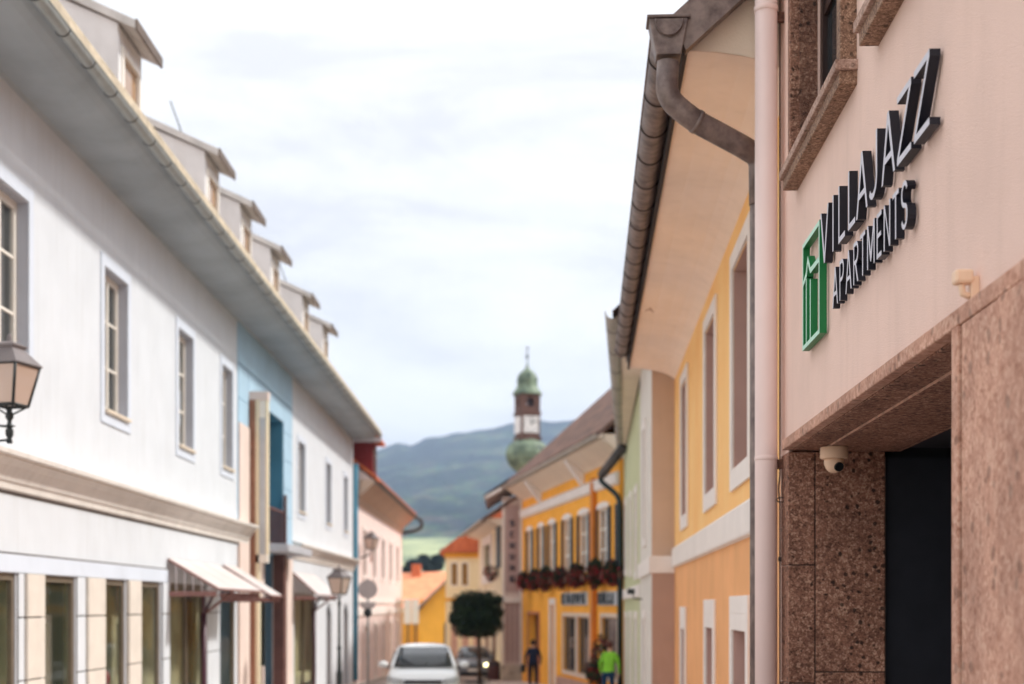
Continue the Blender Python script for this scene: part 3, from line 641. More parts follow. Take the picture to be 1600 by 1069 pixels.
# ================================================================== right side: taupe and green houses beyond the yellow one
W2 = Fr(1.083, 0, .052, 1, 'R')
th = thing('taupe_house', 'taupe and off-white plastered house standing forward just beyond the yellow house', 'house', W2.w(26, 0, gz(26)))
def uu(f, p): return f.u(p)
hol = [(25.6, 26.5, 1.2, 3.2, .2), (25.6, 26.5, -2.7, -.25, .2)]
wall(W2, 23.45, 28.5, -2.8, 4.9, hol, .2, 'wall', [OFFW, OFFW], th)
b = MB(W2); b.quad([(23.45,0,.80),(23.45,0,4.9),(23.45,-.5,4.9),(23.45,-.5,.80)]); b.face([b.pt(23.45, n, z) for n, z in ((-.5,3),(-.5,5.1),(-4.3,9.0),(-9.2,4.5),(-9.2,3))]); b.build('end_wall', TAUPE, th)
b = MB(W2); b.quad([(23.45,0,-2.9),(23.45,0,.52),(23.45,-.5,.52),(23.45,-.5,-2.9)]); b.build('plinth_wall', TAUPE2, th)
MB(W2).box(23.42, 28.5, -.4, .045, .52, .80).build('string_course', WHITE, th, bevel=.008)
for h in hol:
    m = MB(W2); ring(m, h[0]-.14, h[1]+.14, h[2]-.14, h[3]+.14, .14, .001, .035); m.build('window_surround', WHITE, th); window(W2, h[0], h[1], h[2], h[3], -.19, th, FRAMEW, WINB, 2, 3)
FE = Fr(1.67, 23.25, 1.43, 16.8, 'R'); LE = math.hypot(1.43, 16.8)
b = MB(); A = Vector((1.70, 23.4, 4.74)); B = Vector((3.12, 40, 4.40))
b.quad([A, B, W2.w(40, 0, 4.3), W2.w(23.45, 0, 4.7)]); b.build('soffit', CREAM, th)
b = MB(); b.quad([A+Vector((-.05,0,.1)), B+Vector((-.05,0,.1)), Vector((8.0, 41.5, 9)), Vector((6.6, 23.4, 9.2))]); b.quad([Vector((8,41.5,9)), Vector((6.6,23.4,9.2)), Vector((11.5,23.4,4.4)), Vector((12.5,41.5,4.4))]); b.build('roof', TILE, th)
gutter(FE, 0, LE, .02, 4.80, .125, ZINCL, th, .36, 9)
b = MB(); b.quad([A+Vector((.06,0,-.06)), B+Vector((.06,0,-.06)), B+Vector((.06,0,.2)), A+Vector((.06,0,.2))]); b.build('fascia_board', mat('fascia in gutter shadow', S(60,50,48), .8, .15), th)  # dark colour stands for the shaded underside beside the gutter
m = MB(W2); m.tube([(26.9,.02,.1),(26.9,.18,.12),(26.9,.2,.2)], .012, 6); m.box(26.85, 26.95, .16, .3, .2, .3); m.build('outside_light', IRON, th)

gh_ = thing('green_house', 'pale green rendered house with white window frames and a white band', 'house', W2.w(35, 0, gz(35)))
W3 = W2.shift(-.03)
hol = [(30.7, 32.0, .72, 2.45, .2), (38.3, 39.7, .95, 2.75, .2), (34.4, 35.7, .85, 2.6, .2), (30.7, 32.0, -3.0, -.30, .2), (38.3, 39.7, -3.1, -.35, .2), (34.5, 35.6, -3.0, -.32, .2)]
wall(W3, 28.5, 41.9, -3.2, 4.5, hol, .2, 'wall', [GREEN, WHITE], gh_)
MB(W3).box(28.55, 41.85, .003, .05, .16, .42).build('string_course', WHITE, gh_)
for h in hol:
    m = MB(W3); ring(m, h[0]-.16, h[1]+.16, h[2]-.16, h[3]+.16, .16, .002, .04); m.build('window_surround', WHITE, gh_); window(W3, h[0], h[1], h[2], h[3], -.17, gh_, FRAMEW, WINB, 2, 3, curtain=.4, cmat=CURT)
b = MB(W3); b.box(28.6, 41.8, -8, -7.9, -3.2, 4.5); b.quad([(41.9,0,-3.2),(41.9,0,4.5),(41.9,-8,4.5),(41.9,-8,-3.2)]); b.build('rear_wall', GREEN, gh_)
dg = thing('dark_downpipe', 'dark green downpipe with swan neck between the green and orange houses', 'downpipe', (3.0, 41, gz(41)))
P_ = arc([(3.08,38.5,4.35), at(939,744,41.6), at(939,752,41.6), at(967,776,41.3), at(968.5,800,41.2), at(968.5,1069,41.2)+Vector((0,0,-.6))], 5)
MB().tube([Vector((3.08,38.5,4.35)), at(941,741,41.6)], .14, 12, raw=True).build('gutter_end', ZINCD, dg)
MB().tube(P_[5:], .075, 12, raw=True).build('pipe', mat('dark green pipe paint', S(36,54,58), .5, .1), dg)

# ================================================================== orange house with flower boxes
WO = Fr(3.16, 41.8, -.1553, .988, 'R'); LO = 17.6
oh = thing('orange_house', 'strong orange house with dark shutters, white cornice and shop fronts', 'house', WO.w(9, 0, gz(50)))
WINC = glass_mat('curtained window glass', S(120,124,130), .04, .15)
wp = [(824.5,832), (842,850), (858.5,868), (881,893), (905.5,920.5), (935,951.5), (966.5,975)]
zt, zb = 2.98, 1.08
holes = []
for a, c in wp:
    ua, uc = sorted((WO.u(a), WO.u(c))); holes.append((max(ua, .03), uc, zb, zt, .16))
gr = [(826,843,-.37,-3.45), (861.5,867,-.02,-3.4), (881,900.5,-.42,-2.3), (903.5,922,-.42,-2.3), (941,966,-.40,-2.2)]
for a, c, t_, bz in gr:
    ua, uc = sorted((WO.u(a), WO.u(c))); holes.append((ua, uc, bz, t_, .35))
wall(WO, 0, LO, -3.6, 4.75, holes, .2, 'wall', [ORANG, ORANG], oh)
for h in holes[:7]:
    window(WO, h[0], h[1], h[2], h[3], -.10, oh, FRAMEW, WINC, 2, 3, curtain=.5, cmat=CURT)
    c = (h[0]+h[1])/2; hw = (h[1]-h[0])/2
    m = MB(WO); m.prism_n([(c-hw-.05, zt), (c+hw+.05, zt), (c+hw+.05, zt+.12), (c+hw*.5, zt+.18), (c, zt+.20), (c-hw*.5, zt+.18), (c-hw-.05, zt+.12)], .002, .05); m.build('window_cap', WHITE, oh)
    for s_ in (-1, 1):
        a = c+s_*(hw+.17); m = MB(WO); ring(m, a-.16, a+.16, zb, zt, .05, .01, .05)
        for k in range(12): z = zb+.08+(zt-zb-.12)*k/12; m.quad([(a-.11, .045, z), (a+.11, .045, z), (a+.11, .015, z+.12), (a-.11, .015, z+.12)])
        m.build('shutter', SHUT, oh)
MB(WO).prism_u([(0,3.55),(.05,3.57),(.10,3.62),(.12,3.86),(.16,3.90),(0,3.94)], .02, LO-.02).build('cornice', WHITE, oh)
MB(WO).box(WO.u(932.5), WO.u(928.5), .003, .14, -3.4, 4.0).build('pilaster', ORANGD, oh)
# deep eave
MB(WO).prism_u([(0,4.30),(.12,4.42),(.62,4.78),(.66,4.80),(.66,4.94),(-.3,4.94),(-.3,4.30)], -.6, LO+.1).build('eave_soffit', CREAM, oh)
for u_ in (5.0, 13.0):
    MB(WO).prism_u([(.004,3.95),(.10,3.97),(.62,4.70),(.62,4.775),(.50,4.69),(.12,4.41),(0.004,4.30)], u_, u_+.35).build('eave_bracket', WHITE, oh)
gutter(WO, -.7, LO+.3, .74, 4.93, .12, ZINCL, oh)
MB(WO).prism_u([(.62,4.95),(.62,5.12),(-4.2,9.5),(-4.2,9.33)], -.6, LO+.3).build('roof', TILE, oh)
b = MB(WO); b.prism_u([(-4.2,9.33),(-4.2,9.5),(-9,5.1),(-9,4.95)], -.6, LO+.3); b.build('roof', TILE, oh)
b = MB(WO); ii = [b.pt(-.02, n, z) for n, z in ((0,-3.6),(0,4.6),(-4.2,9.3),(-8.6,5),(-8.6,-3.6))]; b.face(ii); ii = [b.pt(LO, n, z) for n, z in ((0,-3.6),(0,4.6),(-4.2,9.3),(-8.6,5),(-8.6,-3.6))]; b.face(ii); b.quad([(0,-8.6,-3.6),(LO,-8.6,-3.6),(LO,-8.6,5),(0,-8.6,5)]); b.build('end_wall', ORANG, oh)
h = holes[7]; m = MB(WO); m.box(h[0], h[1], -.32, -.28, h[2], h[3]); o = m.build('door', DOORR, oh)
for k in range(2): MB(WO).box(h[0]+.15+k*(h[1]-h[0])/2, h[0]-.1+(k+1)*(h[1]-h[0])/2, -.279, -.265, -2.9, -1.0).build('door_panel', DOORR, o)
m = MB(WO); ring(m, h[0]-.1, h[1]+.1, h[2], h[3]+.1, .1, .003, .05); m.build('door_surround', mat('terracotta trim', S(200,130,96), .8), oh)
h = holes[8]; m = MB(WO); m.box(h[0], h[1], -.32, -.28, h[2], h[3]); m.build('door', mat('grey brown door', S(120,100,92), .6), oh)
m = MB(WO); ring(m, h[0]-.22, h[1]+.22, h[2]-.0, h[3]+.25, .22, .003, .06); m.build('door_surround', WHITE, oh)
for h in holes[9:]:
    m = MB(WO); ring(m, h[0]-.12, h[1]+.12, h[2]-.12, h[3]+.14, .12, .003, .05); m.build('shop_window_surround', mat('pale stone trim', S(226,206,190), .8), oh)
    o = window(WO, h[0], h[1], h[2], h[3], -.12, oh, mat('grey shop frame', S(90,90,92), .5), WINB, 1, 1, .05, name='shop_window')
    MB(WO).box(h[0]-.3, h[1]+.3, -.9, -.86, h[2]-.1, h[3]+.2).build('display_backing', mat('dim shop interior', S(96,92,92), .9, .3, 2), o)
    m = MB(WO); c = (h[0]*.4+h[1]*.6)
    for k in range(9): a0 = c-.55+k*.12; m.quad([(a0, -.5+.03*(k % 2), h[2]+.1), (a0+.12, -.5+.03*((k+1) % 2), h[2]+.1), (a0+.12, -.5+.03*((k+1) % 2), h[3]-.1), (a0, -.5+.03*(k % 2), h[3]-.1)])
    m.build('display_drape', mat('white display cloth', S(236,232,230), .9), o)
MB(WO).box(WO.u(925), WO.u(876), .003, .16, -3.6, -2.55).build('shop_plinth', mat('reddish stone plinth', S(190,150,136), .85, .15), oh)
def sletters(txt, fr, base, h, w_, gap, t, z, n0, n1, parent, mats, sgn=-1):
    global sgu
    old = sgu; x = 0.0
    sgu = (lambda s: base-s)
    for ch in txt:
        ww = .3*w_ if ch == 'I' else w_
        letters(ch, fr, [x], [ww], t, h, z, n0, n1, parent, mats); x += ww+gap
    sgu = old
KL = mat('dark shop letter', S(30,52,62), .5); KLF = mat('pale shop letter face', S(44,66,78), .5)
bk = thing('shop_sign', 'dark blue shop lettering on pale board over the double shop window of the orange house', 'sign', WO.w(WO.u(900), .05, -.1))
MB(WO).box(WO.u(919), WO.u(879), .004, .04, -.02, .42).build('sign_board', mat('pale grey sign board', S(196,200,204), .7), bk)
sletters('KOMUS', WO, WO.u(880.5), .36, .56, .28, .13, .02, .045, .09, bk, [KLF, KL])
bk = thing('shop_sign', 'dark blue shop lettering on pale board over the shop window by the dark downpipe', 'sign', WO.w(WO.u(950), .05, -.1))
MB(WO).box(WO.u(967), WO.u(936.5), .004, .04, -.02, .40).build('sign_board', mat('pale grey sign board', S(196,200,204), .7), bk)
sletters('KOLLI', WO, WO.u(937.5), .34, .36, .13, .09, .02, .045, .09, bk, [KLF, KL])
fl = ['at the far end beside the grey house', 'second from the far end', 'third from the far end', 'over the shop lettering, mid row', 'fifth from the far end', 'big and bushy beside the orange pilaster', 'at the near end behind the dark downpipe']
for k, (a, c) in enumerate(wp):
    ua, uc = sorted((WO.u(a), WO.u(c))); ua -= .32; uc += .32; cu = (ua+uc)/2
    f = thing('flower_box', 'flower box of dark leaves and red geraniums '+fl[k], 'flower box', WO.w(cu, .2, .8), 'flower boxes under the windows of the orange house')
    MB(WO).box(ua+.1, uc-.1, .02, .24, .76, .98).build('planter', mat('brown planter', S(84,56,44), .8), f)
    m = MB(); c0 = WO.w(cu, .26, .96); leaves(m, c0, (.30, .46+.08*(k % 2), .40+.06*(k % 3)), 1000, .06, 3, 'ball', .3, k+3); o = m.build('foliage', [LEAF1, LEAF2, LEAF3], f); o['kind'] = 'stuff'
    m = MB(); leaves(m, c0+Vector((0,0,-.05)), (.36, .56, .46), 330, .055, 1, 'ball', .2, k+31); o = m.build('blossoms', [REDF], f); o['kind'] = 'stuff'

# ================================================================== grey pilaster house with upright lettering, chalet house, cream gable house
WG = Fr(-.42, 60.0, 1, 0, 'L')
gp_ = thing('grey_house', 'narrow pinkish grey house front with raised bands and upright lettering beyond the orange house', 'house', (-.0, 60, gz(60)))
b = MB(WG); b.box(0, .90, -9, 0, -3.6, 4.55); b.box(.9, 9, -9, -.05, -3.6, 4.5); b.build('wall', PGREY, gp_)
for (a, c) in ((.0,.10), (.76,.86)): MB(WG).box(a, c, .002, .06, -3.4, 4.4).build('pilaster', WHITE, gp_)
MB(WG).box(.16, .70, .002, .02, .55, 4.2).build('wall_panel', PGREY2, gp_)
for (a, c) in ((.16,.30),(.36,.50),(.56,.70)): MB(WG).box(a, c, .002, .025, -2.4, .05).build('wall_panel', PGREY2, gp_)
MB(WG).box(-.04, .90, .002, .12, .08, .34).build('string_course', WHITE, gp_); MB(WG).box(-.02, .90, .002, .09, -3.4, -2.55).build('plinth', mat('stone plinth', S(200,186,170), .9, .2, 3), gp_)
m = MB(); m.quad([(-1.15,59.6,4.55),(-1.15,66,4.55),(.2,66,5.3),(.2,59.6,5.3)]); m.quad([(-1.15,59.6,4.42),(-1.15,66,4.42),(.2,66,5.17),(.2,59.6,5.17)]); m.quad([(-1.15,59.6,4.42),(.2,59.6,5.17),(.2,59.6,5.3),(-1.15,59.6,4.55)]); m.quad([(-1.15,59.6,4.42),(-1.15,66,4.42),(-1.15,66,4.55),(-1.15,59.6,4.55)]); m.build('eave', WHITE, gp_)
m = MB(); m.quad([(-1.2,59.5,4.58),(-1.2,69,4.58),(4.2,69,8.3),(4.2,61.2,8.3)]); m.quad([(4.2,61.2,8.3),(4.2,69,8.3),(9,69,4.5),(9,61.2,4.5)]); m.build('roof', TILE, gp_)
us = thing('upright_lettering', 'upright row of dark letters down the narrow grey house front', 'lettering', (.0, 59.9, 2))
for k, ch in enumerate('SCHUHE'):
    for poly in [0]:
        letters_ = letter_polys(ch, .75, .22); m = MB(WG); h_ = .27
        for pl in letters_:
            pp = [(.33+x*h_, 3.30-.47*k+y*h_) for x, y in pl]; kk = len(pp); a = [m.pt(u, .026, zz) for u, zz in pp]; c = [m.pt(u, .07, zz) for u, zz in pp]
            for j in range(kk): m.face([a[j], a[(j+1) % kk], c[(j+1) % kk], c[j]])
            m.face(a); m.face(c)
        m.build('letter', [mat('dark blue grey letter', S(52,56,72), .6)], us)
WC = Fr(-.43, 60.2, -1.26, 13.0, 'R'); LC = 13.4
ch_ = thing('chalet_house', 'sand coloured house with a framed balcony window and dark shutter behind the round tree', 'house', WC.w(6, 0, gz(66)))
hol = [(WC.u(768.5), WC.u(757), 1.45, 2.85, .2)]; hol = [(min(h[0],h[1]), max(h[0],h[1]))+h[2:] for h in hol]
wall(WC, 0, LC, -3.9, 3.6, hol, .2, 'wall', [SAND, SAND], ch_)
m = MB(WC); h = hol[0]; ring(m, h[0]-.5, h[1]+.7, h[2]-.45, h[3]+.4, .4, .003, .10); m.build('window_surround', WHITE, ch_); window(WC, h[0], h[1], h[2], h[3], -.15, ch_, mat('green grey frame', S(110,116,100), .6), WINB, 2, 2)
MB(WC).box(.4, 2.0, .004, .10, 1.6, 3.35).build('shutter', SHUT, ch_)
m = MB(); leaves(m, WC.w(1.5, .35, 1.35), (.35, .8, .4), 260, .07, 2, 'ball', .3, 77); o = m.build('window_flowers', [REDF, LEAF1], ch_); o['kind'] = 'stuff'
MB(WC).prism_u([(0,3.35),(.55,3.50),(.62,3.52),(.62,3.66),(0,3.66)], -.1, LC).build('eave_soffit', CREAM, ch_)
MB(WC).prism_u([(.75,3.58),(.75,3.72),(-4.6,7.3),(-4.6,7.15)], -.3, LC+.5).build('roof', TILE, ch_)
gutter(WC, -.3, LC+.3, .84, 3.60, .1, ZINCL, ch_)
for (u0_, u1_, z1_) in ((3.0, 4.4, -.9), (7.2, 8.4, -.9)): MB(WC).box(u0_, u1_, -.1, .03, -3.7, z1_).build('door', mat('brown shop door', S(140,104,88), .7), ch_)
WK = Fr(-3.55, 76.0, 1, 0, 'L')
kh = thing('cream_house', 'pale cream gable house with two ochre windows and orange tiled roof behind the round tree', 'house', (-2.6, 76, gz(76)))
hol = [(.32, .62, 1.05, 2.22, .12), (.88, 1.18, 1.05, 2.22, .12)]
wall(WK, 0, 6.5, -4.0, 2.75, hol, .12, 'wall', [CRYE, CRYE], kh)
for h in hol:
    m = MB(WK); ring(m, h[0]-.09, h[1]+.09, h[2]-.09, h[3]+.09, .09, .002, .04); m.build('window_surround', mat('pale trim', S(250,240,220), .8), kh)
    MB(WK).box(h[0], h[1], -.115, -.06, h[2], h[3]).build('window_shutter', mat('ochre brown shutter', S(156,120,64), .7), kh)
MB(WK).box(-.06, 1.9, .002, .12, 2.52, 2.76).build('cornice', OCHRE, kh); MB(WK).box(-.02, 6.5, .002, .05, .2, .36).build('string_course', OCHRE, kh)
m = MB(WK); m.prism_n([(-.12,2.78),(-.3,2.72),(-.3,2.86),(3.3,5.55),(6.9,2.86),(6.9,2.72),(6.6,2.78)], -12, .3); m.build('roof', TILEO, kh)
b = MB(WK); b.quad([(0,0,-4),(0,-12,-4),(0,-12,2.8),(0,0,2.8)]); b.quad([(0,-12,-4),(6.5,-12,-4),(6.5,-12,2.8),(0,-12,2.8)]); b.quad([(6.5,0,-4),(6.5,-12,-4),(6.5,-12,2.8),(6.5,0,2.8)]); b.build('rear_wall', CRYE, kh)
for k in range(3): MB(WK).box(.3+k*.6, .62+k*.6, .003, .03, -3.0, -1.0).build('shutter_door', mat('pinkish door', S(214,170,150), .8), kh)

# ================================================================== yellow barn house and roofs at the bend
yb = thing('ochre_house', 'ochre yellow house with grey brown verge and gable behind the white car', 'house', (-6, 110, gz(110)))
b = MB(); b.prism_n if 0 else None
b = MB(); b.box(-8.6, -1, 112, 124, -5.6, -.3); b.build('wall', OCHRE, yb)
b = MB(); pts = [(-7.15,109,-5.5),(-1.0,109,-5.5),(-1.0,109,3.2),(-5.0,109,2.05),(-7.15,109,-.55)]; b.face([b.pt(*q) for q in pts]); b.quad([(-7.15,109,-5.5),(-7.15,118,-5.5),(-7.15,118,-.55),(-7.15,109,-.55)]); b.build('gable_wall', OCHRE, yb)
b = MB(); b.quad([(-7.6,108.2,-.55),(-7.6,119,-.55),(-4.0,119,2.9),(-4.0,108.2,2.9)]); b.quad([(-7.6,108.2,-.75),(-7.6,119,-.75),(-4.0,119,2.7),(-4.0,108.2,2.7)]); b.quad([(-7.6,108.2,-.75),(-4.0,108.2,2.7),(-4.0,108.2,2.9),(-7.6,108.2,-.55)]); b.quad([(-4,108.2,2.9),(-4,119,2.9),(0,119,-.5),(0,108.2,-.5)]); b.build('roof', TILEG, yb)
for (x, z) in ((-5.0,-2.3),): MB().box(x-.2, x+.2, 108.9, 108.99, z-.9, z+.9).build('window', mat('dark window', S(70,70,74), .3), yb)
rb = thing('tiled_house', 'low house showing a wide pale orange tiled roof between the pink and cream houses', 'house', (-9, 128, gz(128)))
b = MB(); b.box(-14, -2, 121, 133, -5.6, .4); b.build('wall', OCHRE, rb)
b = MB(); b.quad([(-14.5,120.3,-.2),(-1.6,120.3,-.2),(-1.6,127,3.1),(-14.5,127,2.7)]); b.quad([(-14.5,133.7,.3),(-1.6,133.7,.3),(-1.6,127,3.1),(-14.5,127,2.7)]); b.quad([(-14.5,120.3,-.2),(-14.5,133.7,.3),(-14.5,127,2.7)]); b.quad([(-14.5,120.3,-.32),(-1.6,120.3,-.32),(-1.6,120.3,-.2),(-14.5,120.3,-.2)]); b.build('roof', TILEP, rb)
MB().box(-8.9, -8.1, 126.0, 126.8, 2.4, 3.6).build('chimney', TILEO, rb)

# ================================================================== onion tower
TX, TY = 1.42, 132.0; K = TY/F_PX
def tz(py): return (VY-py)*K
tw = thing('church_tower', 'slender brown clock turret with green copper onion domes rising behind the roofs', 'tower', (TX, TY, gz(130)))
MB().box(TX-.75, TX+.75, TY-.75, TY+.75, -5.6, tz(741)).build('shaft', TOWERB, tw)
pr_ = [(12,741),(16,739),(22,735),(30,727),(35.5,717),(36.5,709),(34,701),(29,695),(22,690.5),(18.6,688.5),(18.4,687)]
MB().lathe((TX,TY,0), [(r*K, tz(y)) for r, y in pr_], 8, rot=R(22.5), sm=False).build('onion_dome', COPPER, tw)
b = MB(); hw = 17.3*K
zz = [tz(687), tz(682), tz(648), tz(644), tz(617)]
rot = R(20); ca, sa = math.cos(rot), math.sin(rot)
FT = Fr(TX, TY, ca, sa, 'L')   # tower turned a little
def tbox(a, c, n0, n1, z0, z1, name, m, par=tw): return MB(FT).box(a, c, n0, n1, z0, z1).build(name, m, par)
hw = 15.5*K
tbox(-hw, hw, -hw, hw, tz(688), tz(646), 'clock_stage', TOWERB)
tbox(-hw*1.12, hw*1.12, -hw*1.12, hw*1.12, tz(688.5), tz(684), 'ledge', TOWERB); tbox(-hw*1.12, hw*1.12, -hw*1.12, hw*1.12, tz(648.5), tz(645.5), 'ledge', TOWERB)
# open belfry with round arches
for s_ in (-1, 1):
    for ax in (0, 1):
        poly = []; rr = hw*.42; z0, z1 = tz(645.5), tz(617); cz = z0+(z1-z0)*.52
        hole = [(rr*math.cos(a), cz+rr*1.15*math.sin(a)) for a in [2*math.pi*k/20 for k in range(20)]]
        m = MB(FT)
        H = [(hw*x, zq) for x, zq in ((1, cz), (1, z1), (0, z1), (-1, z1), (-1, cz), (-1, z0), (0, z0), (1, z0))]
        def P3(u, z, d): 
            n = s_*(hw-d); return m.pt(u, n, z) if ax == 0 else m.pt(n, u, z)
        for q in range(4):
            outer = [H[2*q], H[2*q+1], H[(2*q+2) % 8]]; inn = [hole[(5*q+k) % 20] for k in range(6)]
            pl = outer+inn[::-1]
            f0 = [P3(u, z, 0) for u, z in pl]; m.face(f0); f1 = [P3(u, z, .25) for u, z in pl]; m.face(f1)
            for k in range(5): m.face([P3(*inn[k], 0), P3(*inn[k+1], 0), P3(*inn[k+1], .25), P3(*inn[k], .25)])
        m.build('belfry_wall', TOWERB, tw)
tbox(-hw*1.05, hw*1.05, -hw*1.05, hw*1.05, tz(617.2), tz(616), 'ledge', TOWERB)
pr_ = [(25,617.5),(23.5,614),(20,609.5),(17.5,606),(17,601),(17.5,595),(16.5,590),(13.5,585),(9,580.5),(4.5,577),(2.2,573),(1.2,568),(.8,562)]
MB().lathe((TX,TY,0), [(r*K, tz(y)) for r, y in pr_], 8, rot=R(22.5), sm=False).build('cupola', COPPER, tw)
MB().lathe((TX,TY,0), [(.8*K,tz(563)),(.8*K,tz(541))], 6).build('spire_rod', IRON, tw)
MB().ball((TX,TY,tz(557.5)), 2.6*K, 2.6*K, 2.6*K).build('spire_ball', IRON, tw); MB().box(TX-2.4*K, TX+2.4*K, TY-.05, TY+.05, tz(544.5), tz(543.3)).build('spire_cross', IRON, tw)
for (f, nm_) in ((FT, 0),):
    for ax in (0, 1, 2):
        m = MB(FT); q = hw*.80; z0, z1 = tz(678), tz(652); d0, d1 = hw+.005, hw+.08
        if ax == 0: m.box(-q, q, d0, d1, z0, z1)
        elif ax == 1: m.box(-d1, -d0, -q, q, z0, z1)
        else: m.box(d0, d1, -q, q, z0, z1)
        o = m.build('clock_face', CLOCK, tw)
        if ax == 0:
            c_ = (z0+z1)/2; h1 = MB(FT); h1.prism_n([(-.05,c_),(.05,c_),(.5,c_+.35),(.44,c_+.42)], hw+.09, hw+.12); h1.build('clock_hand', IRON, o); h1 = MB(FT); h1.prism_n([(-.05,c_-.05),(.05,c_-.05),(.04,c_+.62),(-.04,c_+.62)], hw+.125, hw+.15); h1.build('clock_hand', IRON, o)
            for k in range(12):
                a = math.pi*k/6; tk = MB(FT); tk.box(.66*math.sin(a)-.04, .66*math.sin(a)+.04, hw+.085, hw+.11, c_+.66*math.cos(a)-.06, c_+.66*math.cos(a)+.06); tk.build('hour_mark', IRON, o)

# ================================================================== left side: long white building
WL = Fr(-6.3, 0, 0, 1, 'L')
lb = thing('long_white_building', 'long white rendered building with dormers, blue entrance bay and shop windows along the left', 'building', (-6.3, 30, gz(30)))
ZG = -3.5
upw = [(17.2, 18.5), (21.98, 23.27), (26.85, 28.05), (30.9, 32.0)]
shop = [(15.4, 18.05), (19.1, 20.5), (21.92, 23.15), (24.05, 25.45), (26.05, 29.15), (30.5, 32.3)]
hol = [(a, c, 3.03, 5.22, .24) for a, c in upw]+[(a, c, ZG, .40, .09) for a, c in shop]
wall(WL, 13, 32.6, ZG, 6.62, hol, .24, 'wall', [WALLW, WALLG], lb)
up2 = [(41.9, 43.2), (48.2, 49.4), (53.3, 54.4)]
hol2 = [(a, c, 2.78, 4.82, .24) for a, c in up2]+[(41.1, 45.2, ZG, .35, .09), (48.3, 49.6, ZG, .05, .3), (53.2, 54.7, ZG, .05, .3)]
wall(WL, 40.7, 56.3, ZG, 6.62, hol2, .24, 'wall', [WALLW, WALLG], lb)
b = MB(WL); b.quad([(56.3,0,ZG),(56.3,0,6.6),(56.3,-9,6.6),(56.3,-9,ZG)]); b.quad([(13,0,ZG),(13,0,6.6),(13,-9,6.6),(13,-9,ZG)]); b.quad([(13,-9,ZG),(56.3,-9,ZG),(56.3,-9,6.6),(13,-9,6.6)]); b.quad([(13,-.4,2.6),(56.3,-.4,2.6),(56.3,-9,2.6),(13,-9,2.6)]); b.build('rear_wall', WALLW, lb)
for (a, c), (z0, z1) in [(q, (3.03, 5.22)) for q in upw]+[(q, (2.78, 4.82)) for q in up2]:
    m = MB(WL); ring(m, a-.22, c+.17, z0-.22, z1+.19, .17, .003, .022, tb=.20); m.build('window_surround', WALLB, lb)
    MB(WL).box(a-.04, c+.04, -.2, .07, z0-.05, z0-.002).build('window_sill', mat('pale beige sill', S(226,212,192), .7), lb)
    window(WL, a, c, z0, z1, -.20, lb, FRAMEW, WINL, 2, 3, .10, curtain=.42, cmat=CURT, mt=.018)
# moulded string cornice and frieze groove
CP = [(0,1.42),(.05,1.44),(.055,1.51),(.085,1.54),(.10,1.60),(.17,1.70),(.26,1.775),(.265,1.80),(.31,1.81),(.315,1.865),(0,1.94)]
MB(WL).prism_u(CP, 13, 33.7).build('moulded_cornice', mat('cornice paint', S(226,220,214), .85, .05, 2, .2, 50, streak=.12), lb)
MB(WL).prism_u([(n, z-.10) for n, z in CP], 40.7, 56.3).build('moulded_cornice', mat('cornice paint', S(226,220,214)), lb)
MB(WL).box(13, 33.7, .002, .012, 1.385, 1.415).build('cornice_dark_strip', GROOVE, lb)  # thin dark strip along the underside of the cornice
for (u0_, u1_) in ((13, 26.0),): 
    MB(WL).box(u0_, u1_, .002, .035, .41, .635).build('fascia_band', WALLB, lb); MB(WL).box(u0_, u1_, .002, .010, .636, .660).build('frieze_joint', GROOVE, lb)
# shop pillars: facing blocks with open joints
for (a, c, m_, n1_) in ((18.34, 19.02, BEIGE, .06), (20.98, 21.86, BEIGE, .06), (23.22, 23.98, BEIGE, .06), (25.52, 26.0, WALLW, .05), (29.22, 30.44, WALLW, .05), (20.54, 20.92, WALLW, .03), (18.09, 18.29, WALLW, .03)):
    MB(WL).box(a+.01, c-.01, .001, .012, ZG, .40).build('pillar_joint', GROOVE, lb)
    for z0, z1 in ((-.155, .40), (-.965, -.175), (-1.775, -.985), (-2.6, -1.795)): MB(WL).box(a, c, .013, n1_, z0, z1).build('facing_block', m_, lb, bevel=.006)
SHOPI = mat('muted olive shop room', S(212,210,168), .95, .2, .9, col2=S(150,142,112)); ORP = mat('orange band panel', S(230,150,84), .8, .2, 4); GRP = mat('pale blue grey panel', S(158,176,184), .7, .08)  # shop backing is muted olive with brown mottling
for k, (a, c) in enumerate(shop+[(41.1, 45.2)]):
    zt_ = .40 if k < 6 else .35
    m = MB(WL); ring(m, a, c, -2.6, zt_, .09, -.085, -.02); o = m.build('shop_window', SHOPF, lb)
    MB(WL).box(a+.05, c-.05, -.06, -.05, -2.6, zt_-.05).build('pane', SHOPG, o)
    if c-a > 2: MB(WL).box((a+c)/2-.04, (a+c)/2+.04, -.09, -.01, -2.5, zt_-.08).build('mullion', SHOPF, o)
    MB(WL).box(a-.4, c+.3, -.50, -.46, -2.9, zt_+.1).build('display_backing', SHOPI, o)
    MB(WL).box(a-.1, c+.2, -.45, -.10, -2.4, -2.1).build('display_floor', SHOPI, o)
    if k in (2, 3): MB(WL).box(a+.1, c+.1, -.42, -.38, -.12, .34).build('orange_band_panel', ORP, o)  # added orange panel standing in for the orange band in the glass
    if k == 3: MB(WL).box(a+.3, c, -.40, -.36, -1.1, -.25).build('display_panel', GRP, o)
    if k in (0, 1): m = MB(WL); ring(m, a+(c-a)*.45, c+.1, -2.4, -.15, .12, -.42, -.36); m.build('inner_door_frame', FRAMEW, o); MB(WL).box(a+.05, c, -.4, -.34, .16, .26).build('ceiling_rail', GRP, o)
    if k == 2:
        for q in range(5): MB().ball((-6.3-.3, a+.2+q*.22, -1.2-.12*(q % 2)), .1, .1, .16).build('display_item', [LEAF2, REDF, PLUM][q % 3], o)
